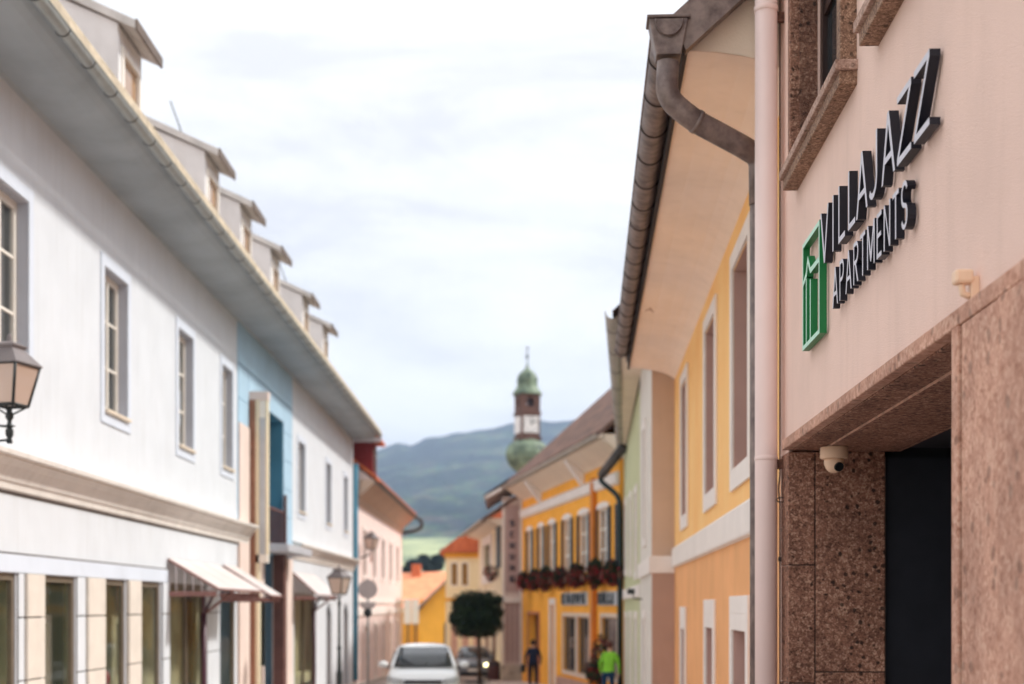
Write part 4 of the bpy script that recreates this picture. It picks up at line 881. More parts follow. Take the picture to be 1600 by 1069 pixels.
# blue bay
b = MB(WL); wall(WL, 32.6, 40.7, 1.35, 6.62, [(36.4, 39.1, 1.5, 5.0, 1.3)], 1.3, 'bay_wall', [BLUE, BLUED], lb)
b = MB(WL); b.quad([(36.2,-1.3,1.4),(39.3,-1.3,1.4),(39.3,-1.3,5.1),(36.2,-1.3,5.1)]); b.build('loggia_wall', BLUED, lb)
for k in range(5):
    z0 = 1.66+.78*k
    for (a, c) in ((32.64, 33.95), (39.14, 40.66)): MB(WL).box(a, c, .002, .02, z0, min(z0+.76, 5.55)).build('bay_panel', BLUE, lb)
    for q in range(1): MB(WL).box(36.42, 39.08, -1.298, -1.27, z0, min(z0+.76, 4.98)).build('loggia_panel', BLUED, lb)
MB(WL).box(32.64, 40.66, .002, .022, 5.575, 6.5).build('bay_panel', BLUE, lb); MB(WL).box(34.0, 40.66, .003, .0195, 5.02, 5.55).build('bay_panel', BLUE, lb)
b = MB(WL); b.quad([(36.0,-1.8,ZG),(40.9,-1.8,ZG),(40.9,-1.8,1.4),(36.0,-1.8,1.4)]); b.quad([(32.6,0,1.35),(40.7,0,1.35),(40.7,-1.8,1.35),(32.6,-1.8,1.35)]); b.quad([(40.7,0,ZG),(40.7,-1.8,ZG),(40.7,-1.8,1.35),(40.7,0,1.35)]); b.build('entrance_wall', BLUE, lb)
for k in range(5): MB(WL).box(36.1, 40.65, -1.79, -1.77, -3.1+.86*k, -3.1+.86*k+.84).build('entrance_panel', BLUE, lb)
wall(WL, 32.6, 36.2, ZG, 1.35, [(34.1, 36.0, ZG, .2, .3)], .3, 'wall', [ROSE, ROSE], lb)
MB(WL).box(34.1, 36.0, -.28, -.24, ZG, .2).build('entrance_door', mat('dark green glazed door', S(44,54,48), .25, .1, spec=.6), lb)
MB(WL).box(32.66, 33.9, .022, .05, -3.4, 4.2).build('rose_panel', ROSE, lb)
# slim glazed fin beside the entrance
ZO = 5.10
MB(WL).box(34.0, 34.25, .003, .17, -3.0, ZO-.2).build('fin_post', BROWN, lb)
MB(WL).box(34.0, 34.22, .17, .25, -3.0, ZO-.2).build('fin_post', SAND, lb)
MB(WL).box(34.0, 34.22, .41, .455, 1.2, ZO-.2).build('fin_post', SAND, lb)
MB(WL).box(33.98, 34.27, .003, .47, ZO-.2, ZO).build('fin_cap', ROSE, lb)
MB(WL).box(34.05, 34.20, .25, .41, 1.2, ZO-.62).build('fin_pane', mat('grey fin glass', S(196,200,206), .15, .05, spec=.7), lb)
MB(WL).box(34.03, 34.21, .25, .41, ZO-.62, ZO-.2).build('fin_panel', FRAMEW, lb)
MB(WL).box(34.0, 34.22, .17, .455, 1.0, 1.2).build('fin_base', FRAMEW, lb)
MB(WL).box(35.9, 40.1, .003, .66, 1.34, 1.54).build('balcony_slab', mat('grey balcony slab', S(190,190,196), .7, .08), lb, bevel=.02)
rl = MB(WL); rl.box(36.4, 39.1, .02, .05, 2.50, 2.55); rl.box(36.4, 39.1, .02, .05, 1.58, 1.61); o = rl.build('balcony_railing', REDB, lb)
for k in range(14): MB(WL).box(36.45+.2*k, 36.47+.2*k, .025, .045, 1.61, 2.50).build('baluster', REDB, o)
MB(WL).box(38.9, 39.05, .05, .12, 1.6, 3.0).build('drain_pipe', REDB, lb)
MB(WL).box(37.9, 38.4, -.06, .22, -3.4, 1.34).build('entrance_pillar', REDB, lb)
MB(WL).box(39.15, 40.7, -.3, .028, -3.4, 1.30).build('entrance_pillar', ROSE, lb)
MB(WL).box(34.9, 35.0, .05, .22, -1.5, .1).build('notice_board', mat('dark green board', S(34,44,42), .4), lb)
for a, c in ((48.3, 49.6), (53.2, 54.7)):
    MB(WL).box(a, c, -.29, -.25, ZG, .05).build('arched_door', mat('tan timber door', S(150,124,92), .7, .15), lb)
    m = MB(WL); k_ = 10; cc = (a+c)/2; hw_ = (c-a)/2
    for q in range(k_):
        t0, t1 = q/k_, (q+1)/k_; A = (a+(c-a)*t0, -.35+.38*math.sin(math.pi*t0)); B = (a+(c-a)*t1, -.35+.38*math.sin(math.pi*t1)); m.quad([(A[0],-.02,A[1]),(B[0],-.02,B[1]),(B[0],-.02,.052),(A[0],-.02,.052)])
    m.build('arch_infill', WALLW, lb)
# eave, gutter, roof edge
MB(WL).prism_u([(0,6.50),(.05,6.545),(.30,6.545),(.50,6.55),(.66,6.565),(.80,6.595),(.90,6.64),(.965,6.70),(.98,6.78),(-.3,6.78),(-.3,6.50)], 13, 56.3).build('eave_soffit', SOFF, lb)
gutter(WL, 13, 56.3, 1.075, 6.70, .085, TROUGH, lb, 0, 44)
m = MB(WL); m.box(13, 56.3, 1.13, 1.165, 6.72, 6.79); m.build('roof_edge_board', ROOFB, lb)
m = MB(WL); m.box(13, 56.3, 1.06, 1.10, 6.83, 6.93); m.build('roof_edge_board', ROOFB, lb)
m = MB(WL); m.prism_u([(1.05,6.78),(1.05,6.86),(-3.4,11.0),(-3.4,10.9)], 13, 56.3); m.prism_u([(-3.4,10.9),(-3.4,11.0),(-9.5,6.7),(-9.5,6.6)], 13, 56.3); m.build('roof', TILEG, lb)
for tip in (15.9, 21.2, 26.8, 30.1, 33.7, 38.6, 42.6):
    a, c = tip-1.36, tip-.10
    m = MB(WL); nf = .80
    cp = [(nf, 6.95), (nf, 8.12), (-2.6, 9.60), (-2.6, 6.95)]
    for u_ in (a, c): m.face([m.pt(u_, n, z) for n, z in cp])
    m.quad([(a, nf, 6.95), (c, nf, 6.95), (c, nf, 7.08), (a, nf, 7.08)]); m.quad([(a, nf, 7.80), (c, nf, 7.80), (c, nf, 8.11), (a, nf, 8.11)]); m.quad([(a, nf, 7.08), (a+.2, nf, 7.08), (a+.2, nf, 7.80), (a, nf, 7.80)]); m.quad([(c-.2, nf, 7.08), (c, nf, 7.08), (c, nf, 7.80), (c-.2, nf, 7.80)])
    m.box(a-.004, a+.12, nf-.10, nf+.012, 6.95, 7.98)
    d = m.build('dormer', mat('dormer render', S(236,236,236), .9, .05, 2, .2, 50, streak=.06), lb)
    m = MB(WL); ring(m, a+.16, c-.10, 7.04, 7.86, .09, nf-.06, nf+.03); o = m.build('dormer_window', FRAMEW, d); 
    MB(WL).box(a+.2, c-.2, nf-.04, nf-.03, 7.1, 7.8).build('dormer_pane', mat('tan brown pane', S(176,140,104), .15, .1, spec=.7), d)  # opaque pane in plain tan brown
    k_ = .455; n0, z0 = 1.06, 8.04; n1 = -2.6; z1 = z0+(n0-n1)*k_
    m = MB(WL); m.prism_u([(n0, z0-.02), (n0, z0+.10), (n1, z1+.10), (n1, z1-.02)], a-.06, tip+.02); m.build('dormer_roof', mat('pale grey sheet roof', S(220,218,214), .7, .12, 2, .1, 20, streak=.1), d)
    MB(WL).box(a-.06, tip+.02, n0+.001, n0+.03, z0-.04, z0+.11).build('dormer_fascia', mat('dark brown fascia', S(116,102,92), .7, .15), d)
    m = MB(WL); m.tube([(a+.1, .4, z0+.35), (a-.05, .2, z0+.95)], .012, 6); m.build('snow_stop_rod', IRON, d)
st = MB(WL); st.tube([(56.5,.06,5.6),(56.5,.06,1.0),(56.5,.06,-3.0)], .13, 10); st.build('blue_corner_pipe', BLUED, lb)

# ---- glazed canopies
def canopy(name, label, u0, u1, zw, zo, n1, posts):
    t_ = thing(name, label, 'canopy', WL.w(u0, .3, zw), 'glazed canopies over the shops on the left')
    k = max(1, round((u1-u0)/1.5)); w_ = (u1-u0)/k
    for i in range(k):
        a, c = u0+i*w_+.02, u0+(i+1)*w_-.02
        m = MB(WL); m.quad([(a,.02,zw),(c,.02,zw),(c,n1,zo),(a,n1,zo)]); m.quad([(a,.02,zw-.015),(c,.02,zw-.015),(c,n1,zo-.015),(a,n1,zo-.015)])
        for (x, y) in ((a, c),): m.quad([(x,.02,zw),(x,n1,zo),(x,n1,zo-.015),(x,.02,zw-.015)]); m.quad([(y,.02,zw),(y,n1,zo),(y,n1,zo-.015),(y,.02,zw-.015)]); m.quad([(x,n1,zo),(y,n1,zo),(y,n1,zo-.015),(x,n1,zo-.015)])
        m.build('canopy_sheet', mat('milky canopy sheet', S(226,216,212), .35, .06, 2, spec=.5), t_)
    for i in range(k+1):
        u = u0+i*w_; MB(WL).tube([(u,.02,zw-.035),(u,n1,zo-.035)], .022, 8).build('rafter', mat('rose brown steel', S(150,110,104), .5), t_)
        if i in (0, k):
            for j in range(1, 6): f = j/6; MB(WL).tube([(u,.02+(n1-.02)*f,zw-.05-(zw-zo)*f),(u,.02+(n1-.02)*f,zo-.10)], .014, 6).build('side_bar', mat('pale canopy bar', S(214,206,206), .6), t_)
            MB(WL).box(u-.012, u+.012, .04, n1-.04, zo-.16, zo-.06).build('tie_bar', mat('rose brown steel', S(150,110,104)), t_)
    MB(WL).tube([(u0,n1,zo-.03),(u1,n1,zo-.03)], .025, 8).build('edge_rail', mat('rose brown steel', S(150,110,104)), t_)
    for u in posts:
        MB(WL).tube([(u,.32,-3.0),(u,.32,zo-.45)], .05, 10).build('post', PLUM, t_)
        for s_ in (-1, 1): MB(WL).tube([(u,.32,zo-.5),(u+s_*.5,.32+.1,zo-.08)], .028, 8).build('strut', PLUM, t_)
        MB(WL).tube([(u,.32,zo-.5),(u,.88,zo-.06)], .028, 8).build('strut', mat('rose brown steel', S(150,110,104)), t_)
canopy('glass_canopy', 'long milky sloping canopy on a plum coloured post, nearest on the white building', 25.95, 30.4, .86, .31, .95, (27.6,))
canopy('glass_canopy', 'short second canopy sheet just before the copper coloured entrance post', 30.9, 32.35, .88, .22, 1.06, ())
canopy('glass_canopy', 'milky sloping canopy beyond the blue entrance bay behind the street lamp', 40.75, 45.4, .95, .30, .74, (43.0,))

# ---- lanterns
def lantern(par, c, s=1.0, rot=25, gaps=True):
    """four-sided tapering street lantern; c = bottom centre"""
    rb, rt, h = .19*s, .31*s, .42*s; cx, cy, cz = c
    def ringp(r, z, n=4): return [Vector((cx+r*math.cos(R(rot+90*k)), cy+r*math.sin(R(rot+90*k)), cz+z)) for k in range(n)]
    B, T = ringp(rb, 0), ringp(rt, h)
    for k in range(4):
        m = MB(); i = len(m.v); q = [B[k], B[(k+1) % 4], T[(k+1) % 4], T[k]]; m.v += q; m.face((0,1,2,3)); m.build('pane', LPANE, par)
    m = MB()
    for k in range(4):
        m.tube([B[k], T[k]], .018*s, 6, raw=True); m.tube([B[k], B[(k+1) % 4]], .018*s, 6, raw=True); m.tube([T[k], T[(k+1) % 4]], .016*s, 6, raw=True); m.tube([B[k], Vector((cx,cy,cz-.11*s))], .010*s, 6, raw=True)
    m.build('frame', IRON, par)
    m = MB(); m.lathe((cx,cy,cz+h), [(rt*1.10,0),(rt*1.10,.015*s),(rt*.52,.17*s),(rt*.50,.175*s),(rt*.58,.20*s),(rt*.58,.215*s),(rt*.30,.245*s),(.03*s,.26*s),(.02*s,.32*s),(.004,.34*s)], 4, rot=R(rot), sm=False); m.build('cap', mat('grey enamel lantern cap', S(120,112,112), .5, .1, spec=.4), par)
    m = MB(); m.lathe((cx,cy,cz), [(.0,.02*s),(.04*s,.02*s),(.045*s,.1*s),(.06*s,.18*s),(.055*s,.26*s),(.02*s,.3*s),(0,.3*s)], 12); m.build('bulb', mat('milky bulb', S(236,226,214), .4), par)
LN = Vector((-5.30, 15.0, 2.10))
ln = thing('wall_lantern', 'large black wall lantern with pinkish glass at the left edge on the white wall', 'lamp', (-6.3, 15, 1.8))
lantern(ln, LN, 1.0, 30)
m = MB(); m.lathe((LN.x,LN.y,LN.z-.40), [(0,0),(.028,.0),(.034,.02),(.022,.05),(.04,.09),(.042,.14),(.025,.17),(.065,.185),(.025,.20),(.022,.24),(.045,.28),(.03,.33),(.02,.37)], 14); m.build('spindle', IRON, ln)
for dz, dn in ((-.22, 0), (-.36, 0)):
    pts = [(LN.x, LN.y, LN.z+dz), (LN.x-.3, LN.y, LN.z+dz+(.02 if dz > -.3 else -.03)), (LN.x-.7, LN.y, LN.z+dz-.08), (-6.29, LN.y, LN.z+dz-.05)]; MB().tube(arc(pts, 5), .013, 8, raw=True).build('bracket_arm', IRON, ln)
MB().box(-6.298, -6.27, 14.93, 15.07, 1.5, 2.05).build('wall_plate', IRON, ln)
sl_ = thing('street_lamp', 'black cast iron street lamp with square lantern standing on the left pavement', 'lamp', (-4.13, 34, gz(34)))
g0 = gz(34)+.12; zb_ = (VY-928)*34/F_PX
lantern(sl_, (-4.13, 34, zb_), .92, 20)
MB().lathe((-4.13,34,g0), [(0,0),(.14,0),(.14,.08),(.10,.12),(.11,.40),(.07,.46),(.075,.85),(.05,.92),(.04,1.4),(.055,1.43),(.055,1.47),(.035,1.5),(.03,zb_-g0-.28),(.05,zb_-g0-.24),(.03,zb_-g0-.18),(.022,zb_-g0-.06)], 14).build('pole', IRON, sl_)
l2 = thing('wall_lantern', 'small far wall lantern on the pink house above the road sign', 'lamp', (-6.2, 58, 1.7))
lantern(l2, (-5.74, 58, (VY-858)*58/F_PX), 1.02, 20); MB().tube([(-6.19,58,1.9),(-5.9,58,2.0),(-5.74,58,2.18)], .03, 8).build('bracket_arm', IRON, l2)
MB().lathe((-5.74,58,1.7), [(0,0),(.03,.02),(.05,.2),(.03,.5)], 8).build('spindle', mat('rose painted stem', S(196,160,150), .7), l2)
rs = thing('road_sign', 'grey back of a round road sign on a thin post by the pink house', 'sign', (-4.05, 40, gz(40)))
cz = (VY-921)*40/F_PX
m = MB(Fr(-4.05, 40, 1, 0, 'L')); m.prism_n([(.27*math.cos(a), cz+.27*math.sin(a)) for a in [2*math.pi*k/28 for k in range(28)]], .05, .07); m.build('disc', mat('grey sign back', S(196,182,180), .6), rs, bevel=.003)
m = MB(Fr(-4.05, 40, 1, 0, 'L')); m.prism_n([(-.22,cz-.36),(.22,cz-.36),(.20,cz-.50),(.0,cz-.62),(-.2,cz-.50)], .05, .07); m.build('lower_plate', mat('grey sign back', S(196,182,180)), rs)
MB().tube([(-4.05,40,gz(40)),(-4.05,40,cz+.3)], .032, 10).build('post', mat('galvanised post', S(150,148,148), .5, .1, metal=.3), rs)
m = MB(); m.ball((-4.05,39.93,cz-.66), .12, .08, .13); m.build('bracket_box', IRON, rs)

# ================================================================== pink house on the left
WK2 = Fr(-6.2, 56.45, 0, 1, 'L')
ph = thing('pink_house', 'pale pink rendered house with orange roof beyond the long white building', 'house', (-6.2, 68, gz(68)))
PK2 = mat('pale pink render', S(244,222,216), .9, .04, 1, .2, 40, streak=.05)
hol = [(u_, u_+1.15, 1.25, 3.1, .2) for u_ in (2.6, 6.9, 11.2, 15.5, 19.8)]+[(u_, u_+1.2, -3.4, -.95, .2) for u_ in (3.4, 7.4, 11.4, 15.4, 19.6)]
wall(WK2, 0.3, 23.6, -4.0, 4.25, hol, .2, 'wall', [PK2, PK2], ph)
for i, h in enumerate(hol):
    m = MB(WK2); ring(m, h[0]-.16, h[1]+.16, h[2]-.16 if i < 5 else h[2], h[3]+.18, .16, .003, .04); m.build('window_surround', mat('pale rose trim', S(250,238,232), .8), ph)
    window(WK2, h[0], h[1], h[2], h[3], -.18, ph, FRAMEW, WINB, 2, 3, curtain=.4, cmat=CURT) if i < 5 else MB(WK2).box(h[0], h[1], -.19, -.15, h[2], h[3]).build('door', mat('sand door', S(206,186,160), .7), ph)
for z0, z1 in ((-.45, -.15), (.05, .25)): MB(WK2).box(.3, 23.6, .002, .06, z0, z1).build('string_course', mat('pale rose trim', S(250,238,232)), ph)
MB(WK2).prism_u([(0,4.0),(.06,4.1),(.10,4.3),(.72,4.86),(.72,4.98),(-.3,4.98),(-.3,4.0)], 0.2, 23.6).build('eave_soffit', TAUPE, ph)
gutter(WK2, 0.2, 23.6, .83, 4.92, .11, ZINCD, ph)
MB(WK2).prism_u([(.80,4.98),(.80,5.14),(-4.5,9.2),(-4.5,9.04)], 0.2, 23.8).build('roof', TILEO, ph)
m = MB(WK2); m.prism_u([(-4.5,9.04),(-4.5,9.2),(-9.5,5.1),(-9.5,4.98)], .2, 23.8); m.build('roof', TILEO, ph)
b = MB(WK2); 
for u_ in (.32, 23.55): b.face([b.pt(u_, n, z) for n, z in ((0,-4),(0,4.2),(.7,4.95),(-4.5,9.0),(-9.3,5),(-9.3,-4))])
b.quad([(.3,-9.3,-4),(23.6,-9.3,-4),(23.6,-9.3,5),(.3,-9.3,5)]); b.build('end_wall', PK2, ph)
m = MB(); m.tube(arc([(-5.37,79.6,4.9),(-5.1,80,4.75),(-5.05,80,4.35),(-5.6,80,4.1),(-6.15,80,4.05)], 5), .10, 10, raw=True); m.build('swan_neck', ZINCD, ph)
dm = MB(WK2).box(.6, 2.2, -1.2, .62, 5.15, 6.62).build('dormer', mat('oxblood dormer cheek', S(128,44,46), .8, .1), ph)
MB(WK2).prism_u([(.95,6.55),(.95,6.66),(.2,7.25),(-1.3,7.5),(-1.3,6.55)], .25, 2.5).build('dormer_roof', TILEO, dm)
MB(WK2).box(.22, .245, -1.3, .98, 6.48, 6.66).build('verge_board', mat('pale grey verge', S(196,192,194), .6), dm)
MB(WK2).box(.95, .22+1.5, .622, .64, 5.4, 6.3).build('dormer_window', WINB, dm)
cn = MB(WK2); cn.ball((WK2.w(.3, .78, 6.98)), .16, .16, .16); cn.build('white_ball', mat('white globe', S(236,236,240), .4), dm)

# white notice board by the bend
nb_ = thing('notice_board', 'white double panel board on posts in front of the ochre house', 'sign', (-6.4, 90, gz(90)))
zc = (VY-955)*90/F_PX
MB().box(-6.85, -6.38, 89.97, 90.03, zc-.8, zc+.75).build('panel', FRAMEW, nb_, bevel=.01); MB().box(-6.34, -5.9, 89.97, 90.03, zc-.8, zc+.75).build('panel', FRAMEW, nb_, bevel=.01)
for x in (-6.6, -6.1): MB().tube([(x,90.06,gz(90)),(x,90.06,zc+.7)], .05, 8).build('post', IRON, nb_)

# ================================================================== trees
tr = thing('round_tree', 'dense dark clipped round tree standing before the chalet house', 'tree', (-1.45, 58, gz(58)))
k_ = 58/F_PX; tx = (746-VX)*k_; tzc = (VY-960)*k_
m = MB(); leaves(m, (tx, 58, tzc), (42*k_, 1.05, 39*k_), 13000, .055, 3, 'box', .55, 5); m.ball((tx, 58, tzc), 28*k_, .7, 24*k_, 16, 10, 2)
rq = random.Random(4)
for q in range(16):
    an = rq.uniform(0, 6.28); ph_ = rq.uniform(-.5, 1); leaves(m, (tx+math.cos(an)*38*k_, 58+math.sin(an)*.9, tzc+ph_*32*k_), (.24, .24, .2), 150, .055, 3, 'ball', .5, 200+q)
m.v; m.build('crown', [LEAF1, LEAF2, LEAF3], tr)['kind'] = 'stuff'
MB().tube([(tx+.1,58,gz(58)),(tx+.08,58,gz(58)+.6),(tx+.05,58.02,tzc-.6),(tx,58,tzc)], [.10,.08,.075,.05], 10).build('trunk', BARK, tr)
m = MB(); m.box(tx-.5, tx+.5, 57.5, 58.5, gz(58)+.1, gz(58)+.16); m.build('tree_grate', ZINCD, tr)
far = [(645, 884, 215, 15, 11), (662, 878, 225, 14, 13), (682, 880, 205, 13, 15), (700, 868, 240, 16, 14), (634, 893, 190, 10, 9), (672, 892, 180, 12, 8)]
for k, (p, py, y, rw, rh) in enumerate(far):
    q = y/F_PX; c = ((p-VX)*q, y, (VY-py)*q); lab = ['dark far tree behind the pale orange roof, between two others', 'dark far tree just left of the tallest', 'tall dark far tree rising behind the pale orange roof beside the cream house', 'dark far tree half hidden by the cream gable house', 'low dark far tree next to the pink house corner', 'low dark bush in front of the far trees above the orange roof'][k]
    t_ = thing('far_tree', lab, 'tree', (c[0], y, gz(y)), 'dark trees behind the orange roofs')
    m = MB(); leaves(m, c, (rw*q, rw*q*.9, rh*q), 1300, .22, 3, 'ball', .35, k+50); m.build('crown', [mat('dark far leaf', S(24,42,40), .8, .2, 1), mat('blue dark far leaf', S(30,50,52), .8, .2, 1), LEAF1], t_)['kind'] = 'stuff'
    MB().tube([(c[0], y, gz(y)), (c[0], y, c[2])], [.3, .12], 8).build('trunk', BARK, t_)

# ================================================================== cars
def car(name, label, x, y, W, H, Lg, paint, yaw=0, lit=False, hood=1.07):
    g = gz(y); t_ = thing(name, label, 'car', (x, y, g)); slope = .028
    ca, sa = math.cos(R(yaw)), math.sin(R(yaw))
    def P(X, Y, Z): return Vector((x+X*ca-Y*sa, y+X*sa+Y*ca, g+Z-slope*(X*sa+Y*ca)))
    hb = H*.635
    st = [(0.0, .40, hood*.62, .70), (.07, .30, hood*.80, .86), (.32, .24, hood*.93, .95), (.75, .22, hood*.985, .985), (Lg*.27, .22, hb, 1.0), (Lg*.5, .22, hb+.02, 1.0), (Lg*.78, .24, hb+.03, .99), (Lg*.93, .28, hb, .95), (Lg, .40, hb-.12, .86)]
    b = MB(); rings = []
    for (Y, z0, z1, w_) in st:
        hw = W/2*w_; zm = z0+(z1-z0)*.55
        sec = [(0,z0),(hw*.85,z0),(hw*.97,z0+.06),(hw,zm-.1),(hw,zm+.06),(hw*.965,z1-.10),(hw*.91,z1-.02),(hw*.6,z1+.012),(0,z1+.02)]
        sec = sec+[(-a, c) for a, c in sec[-2:0:-1]]
        r = []
        for a, c in sec: b.v.append(P(a, Y, c)); r.append(len(b.v)-1)
        rings.append(r)
    n_ = len(rings[0])
    for A, B in zip(rings, rings[1:]):
        for j in range(n_): b.face([A[j], A[(j+1) % n_], B[(j+1) % n_], B[j]], 0, True)
    b.face(rings[0]); b.face(rings[-1]); body = b.build('body', paint, t_)
    s = body.modifiers.new('round', 'SUBSURF'); s.levels = 2; s.render_levels = 2
    # cabin
    b = MB(); rings = []; y0 = Lg*.235
    cb = [(y0, hb-.06, hb-.02, .93, .93), (y0+.30, hb-.06, hb+.30*(H-hb), .93, .86), (y0+.78, hb-.06, H-.05, .94, .74), (y0+1.1, hb-.06, H, .94, .73), (Lg*.62, hb-.06, H+.01, .94, .73), (Lg*.84, hb-.06, H-.05, .93, .71), (Lg*.95, hb-.06, hb+.35*(H-hb), .90, .80)]
    cb[1] = (y0+.32, hb-.06, hb+.42*(H-hb), .935, .85)
    for (Y, z0, z1, wb, wt) in cb:
        a, c = W/2*wb, W/2*wt; sec = [(0,z0),(a,z0),(a*.99,z0+.05),(c+(a-c)*.25,z0+(z1-z0)*.75),(c,z1-.07 if z1-z0 > .3 else z1-.02),(c*.86,z1-.012),(c*.5,z1+.02),(0,z1+.028)]
        sec = sec+[(-p_, q_) for p_, q_ in sec[-2:0:-1]]; r = []
        for p_, q_ in sec: b.v.append(P(p_, Y, q_)); r.append(len(b.v)-1)
        rings.append(r)
    n_ = len(rings[0])
    for A, B in zip(rings, rings[1:]):
        for j in range(n_): b.face([A[j], A[(j+1) % n_], B[(j+1) % n_], B[j]], 0, True)
    b.face(rings[0]); b.face(rings[-1]); cab = b.build('cabin', paint, t_); s = cab.modifiers.new('round', 'SUBSURF'); s.levels = 2; s.render_levels = 2
    # windscreen, side glass set 1 cm proud of the cabin skin
    def pane(nm, pts, par=t_, mt_=CARG, th=.012):
        v = [P(*q) for q in pts]; c = sum(v, Vector())/len(v); nrm = (v[1]-v[0]).cross(v[2]-v[1]).normalized(); cc = P(0, Lg*.5, H*.6)
        if nrm.dot(c-cc) < 0: nrm = -nrm
        q = MB(); k0 = len(v); q.v = [a for a in v]+[a-nrm*th for a in v]
        q.face(range(k0)); q.face(range(k0, 2*k0))
        for j in range(k0): q.face((j, (j+1) % k0, k0+(j+1) % k0, k0+j))
        return q.build(nm, mt_, par, bevel=.004)
    yb, yt = y0+.0, y0+.70; zb2, zt2 = hb+.045, H-.075
    wb, wt = W/2*.80, W/2*.655
    q = MB(); nn = 8; top = []; bot = []
    for i in range(nn+1):
        f = -1+2*i/nn; bot.append(P(wb*f, yb-.035+.10*f*f, zb2)); top.append(P(wt*f, yt-.075+.07*f*f, zt2))
    q.v = bot+top
    for i in range(nn): q.face((i, i+1, nn+2+i, nn+1+i), 0, True)
    wsn = q.build('windscreen', CARG, t_)
    so_ = wsn.modifiers.new('thick', 'SOLIDIFY'); so_.thickness = .03; so_.offset = 0
    MB().tube([P(-wb*.8, yb-.05, zb2-.01), P(0, yb-.09, zb2+.02), P(.1, yb-.02, zb2+.10)], .012, 5, raw=True).build('wiper', BLACKP, wsn)
    for s_ in (-1, 1):
        xa, xt = s_*(W/2*.945), s_*(W/2*.80)
        for (f0, f1, g0_, g1_) in ((.345, .52, .39, .52), (.535, .70, .535, .70), (.715, .86, .715, .82)):
            pane('side_window', [(xa, Lg*f0, hb+.04), (xa, Lg*f1, hb+.04), (xt, Lg*g1_, H-.15), (xt, Lg*g0_, H-.15)])
        b = MB(); c = P(s_*(W/2+.10), y0+.42, hb+.10); b.ball(c, .13, .07, .085, 14, 8); mr = b.build('mirror', paint, t_); MB().tube([P(s_*W/2*.93, y0+.45, hb+.02), P(s_*(W/2+.08), y0+.43, hb+.06)], .028, 8, raw=True).build('mirror_arm', BLACKP, mr)
        # headlight follows the corner
        hz_ = hood*.72
        b = MB(); b.v = [P(s_*W*.27, -.005, hz_-.06), P(s_*W*.40, .06, hz_-.07), P(s_*W*.475, .32, hz_-.0), P(s_*W*.472, .36, hz_+.10), P(s_*W*.40, .12, hz_+.08), P(s_*W*.27, .015, hz_+.05)]; b.face(range(6))
        h_ = b.build('headlight', HEADL if (lit and s_ == 1) else HEADO, t_); sm = h_.modifiers.new('thick', 'SOLIDIFY'); sm.thickness = .05; sm.offset = 0
        for (Y, rr) in ((Lg*.19, .34), (Lg*.80, .34)):
            c = P(s_*(W/2-.12), Y, rr-.01); ax = (P(1,0,0)-P(0,0,0)).normalized()
            b = MB(); b.tube([c-ax*.11, c-ax*.09, c+ax*.09, c+ax*.11], [rr-.04, rr, rr, rr-.04], 28, raw=True); wh = b.build('wheel', RUBBER, t_)
            b = MB(); b.tube([c+ax*s_*.09, c+ax*s_*.118], [.24, .22], 24, raw=True); b.build('rim', CHROME, wh)
            b = MB(); b.tube([c-ax*.10+Vector((0,0,.01)), c+ax*.135*1+Vector((0,0,.01))] if s_ > 0 else [c-ax*.135+Vector((0,0,.01)), c+ax*.10+Vector((0,0,.01))], rr+.045, 24, raw=True); b.build('wheel_arch', BLACKP, t_) if False else None
    b = MB(); q = [(-W*.25, -.012, hood*.66), (W*.25, -.012, hood*.66), (W*.25, .012, hood*.735), (-W*.25, .012, hood*.735)]; pane('grille', q, t_, BLACKP, .04)
    pane('grille_bar', [(-W*.26, -.02, hood*.752), (W*.26, -.02, hood*.752), (W*.26, -.012, hood*.77), (-W*.26, -.012, hood*.77)], t_, CHROME, .03)
    pane('lower_intake', [(-W*.36, -.02, .30), (W*.36, -.02, .30), (W*.34, -.015, .44), (-W*.34, -.015, .44)], t_, BLACKP, .05)
    pane('number_plate', [(-.26, -.045, .47), (.26, -.045, .47), (.26, -.045, .58), (-.26, -.045, .58)], t_, FRAMEW, .02)
    return t_
car('parked_car', 'white car facing the camera, nearest on the street by the pink house', -2.14, 34.2, 1.83, 1.66, 4.6, CARW, yaw=3)
car('parked_car', 'smaller silver grey car with one lit headlamp under the round tree', -1.66, 62.3, 1.70, 1.56, 4.3, CARD, yaw=2, lit=True)

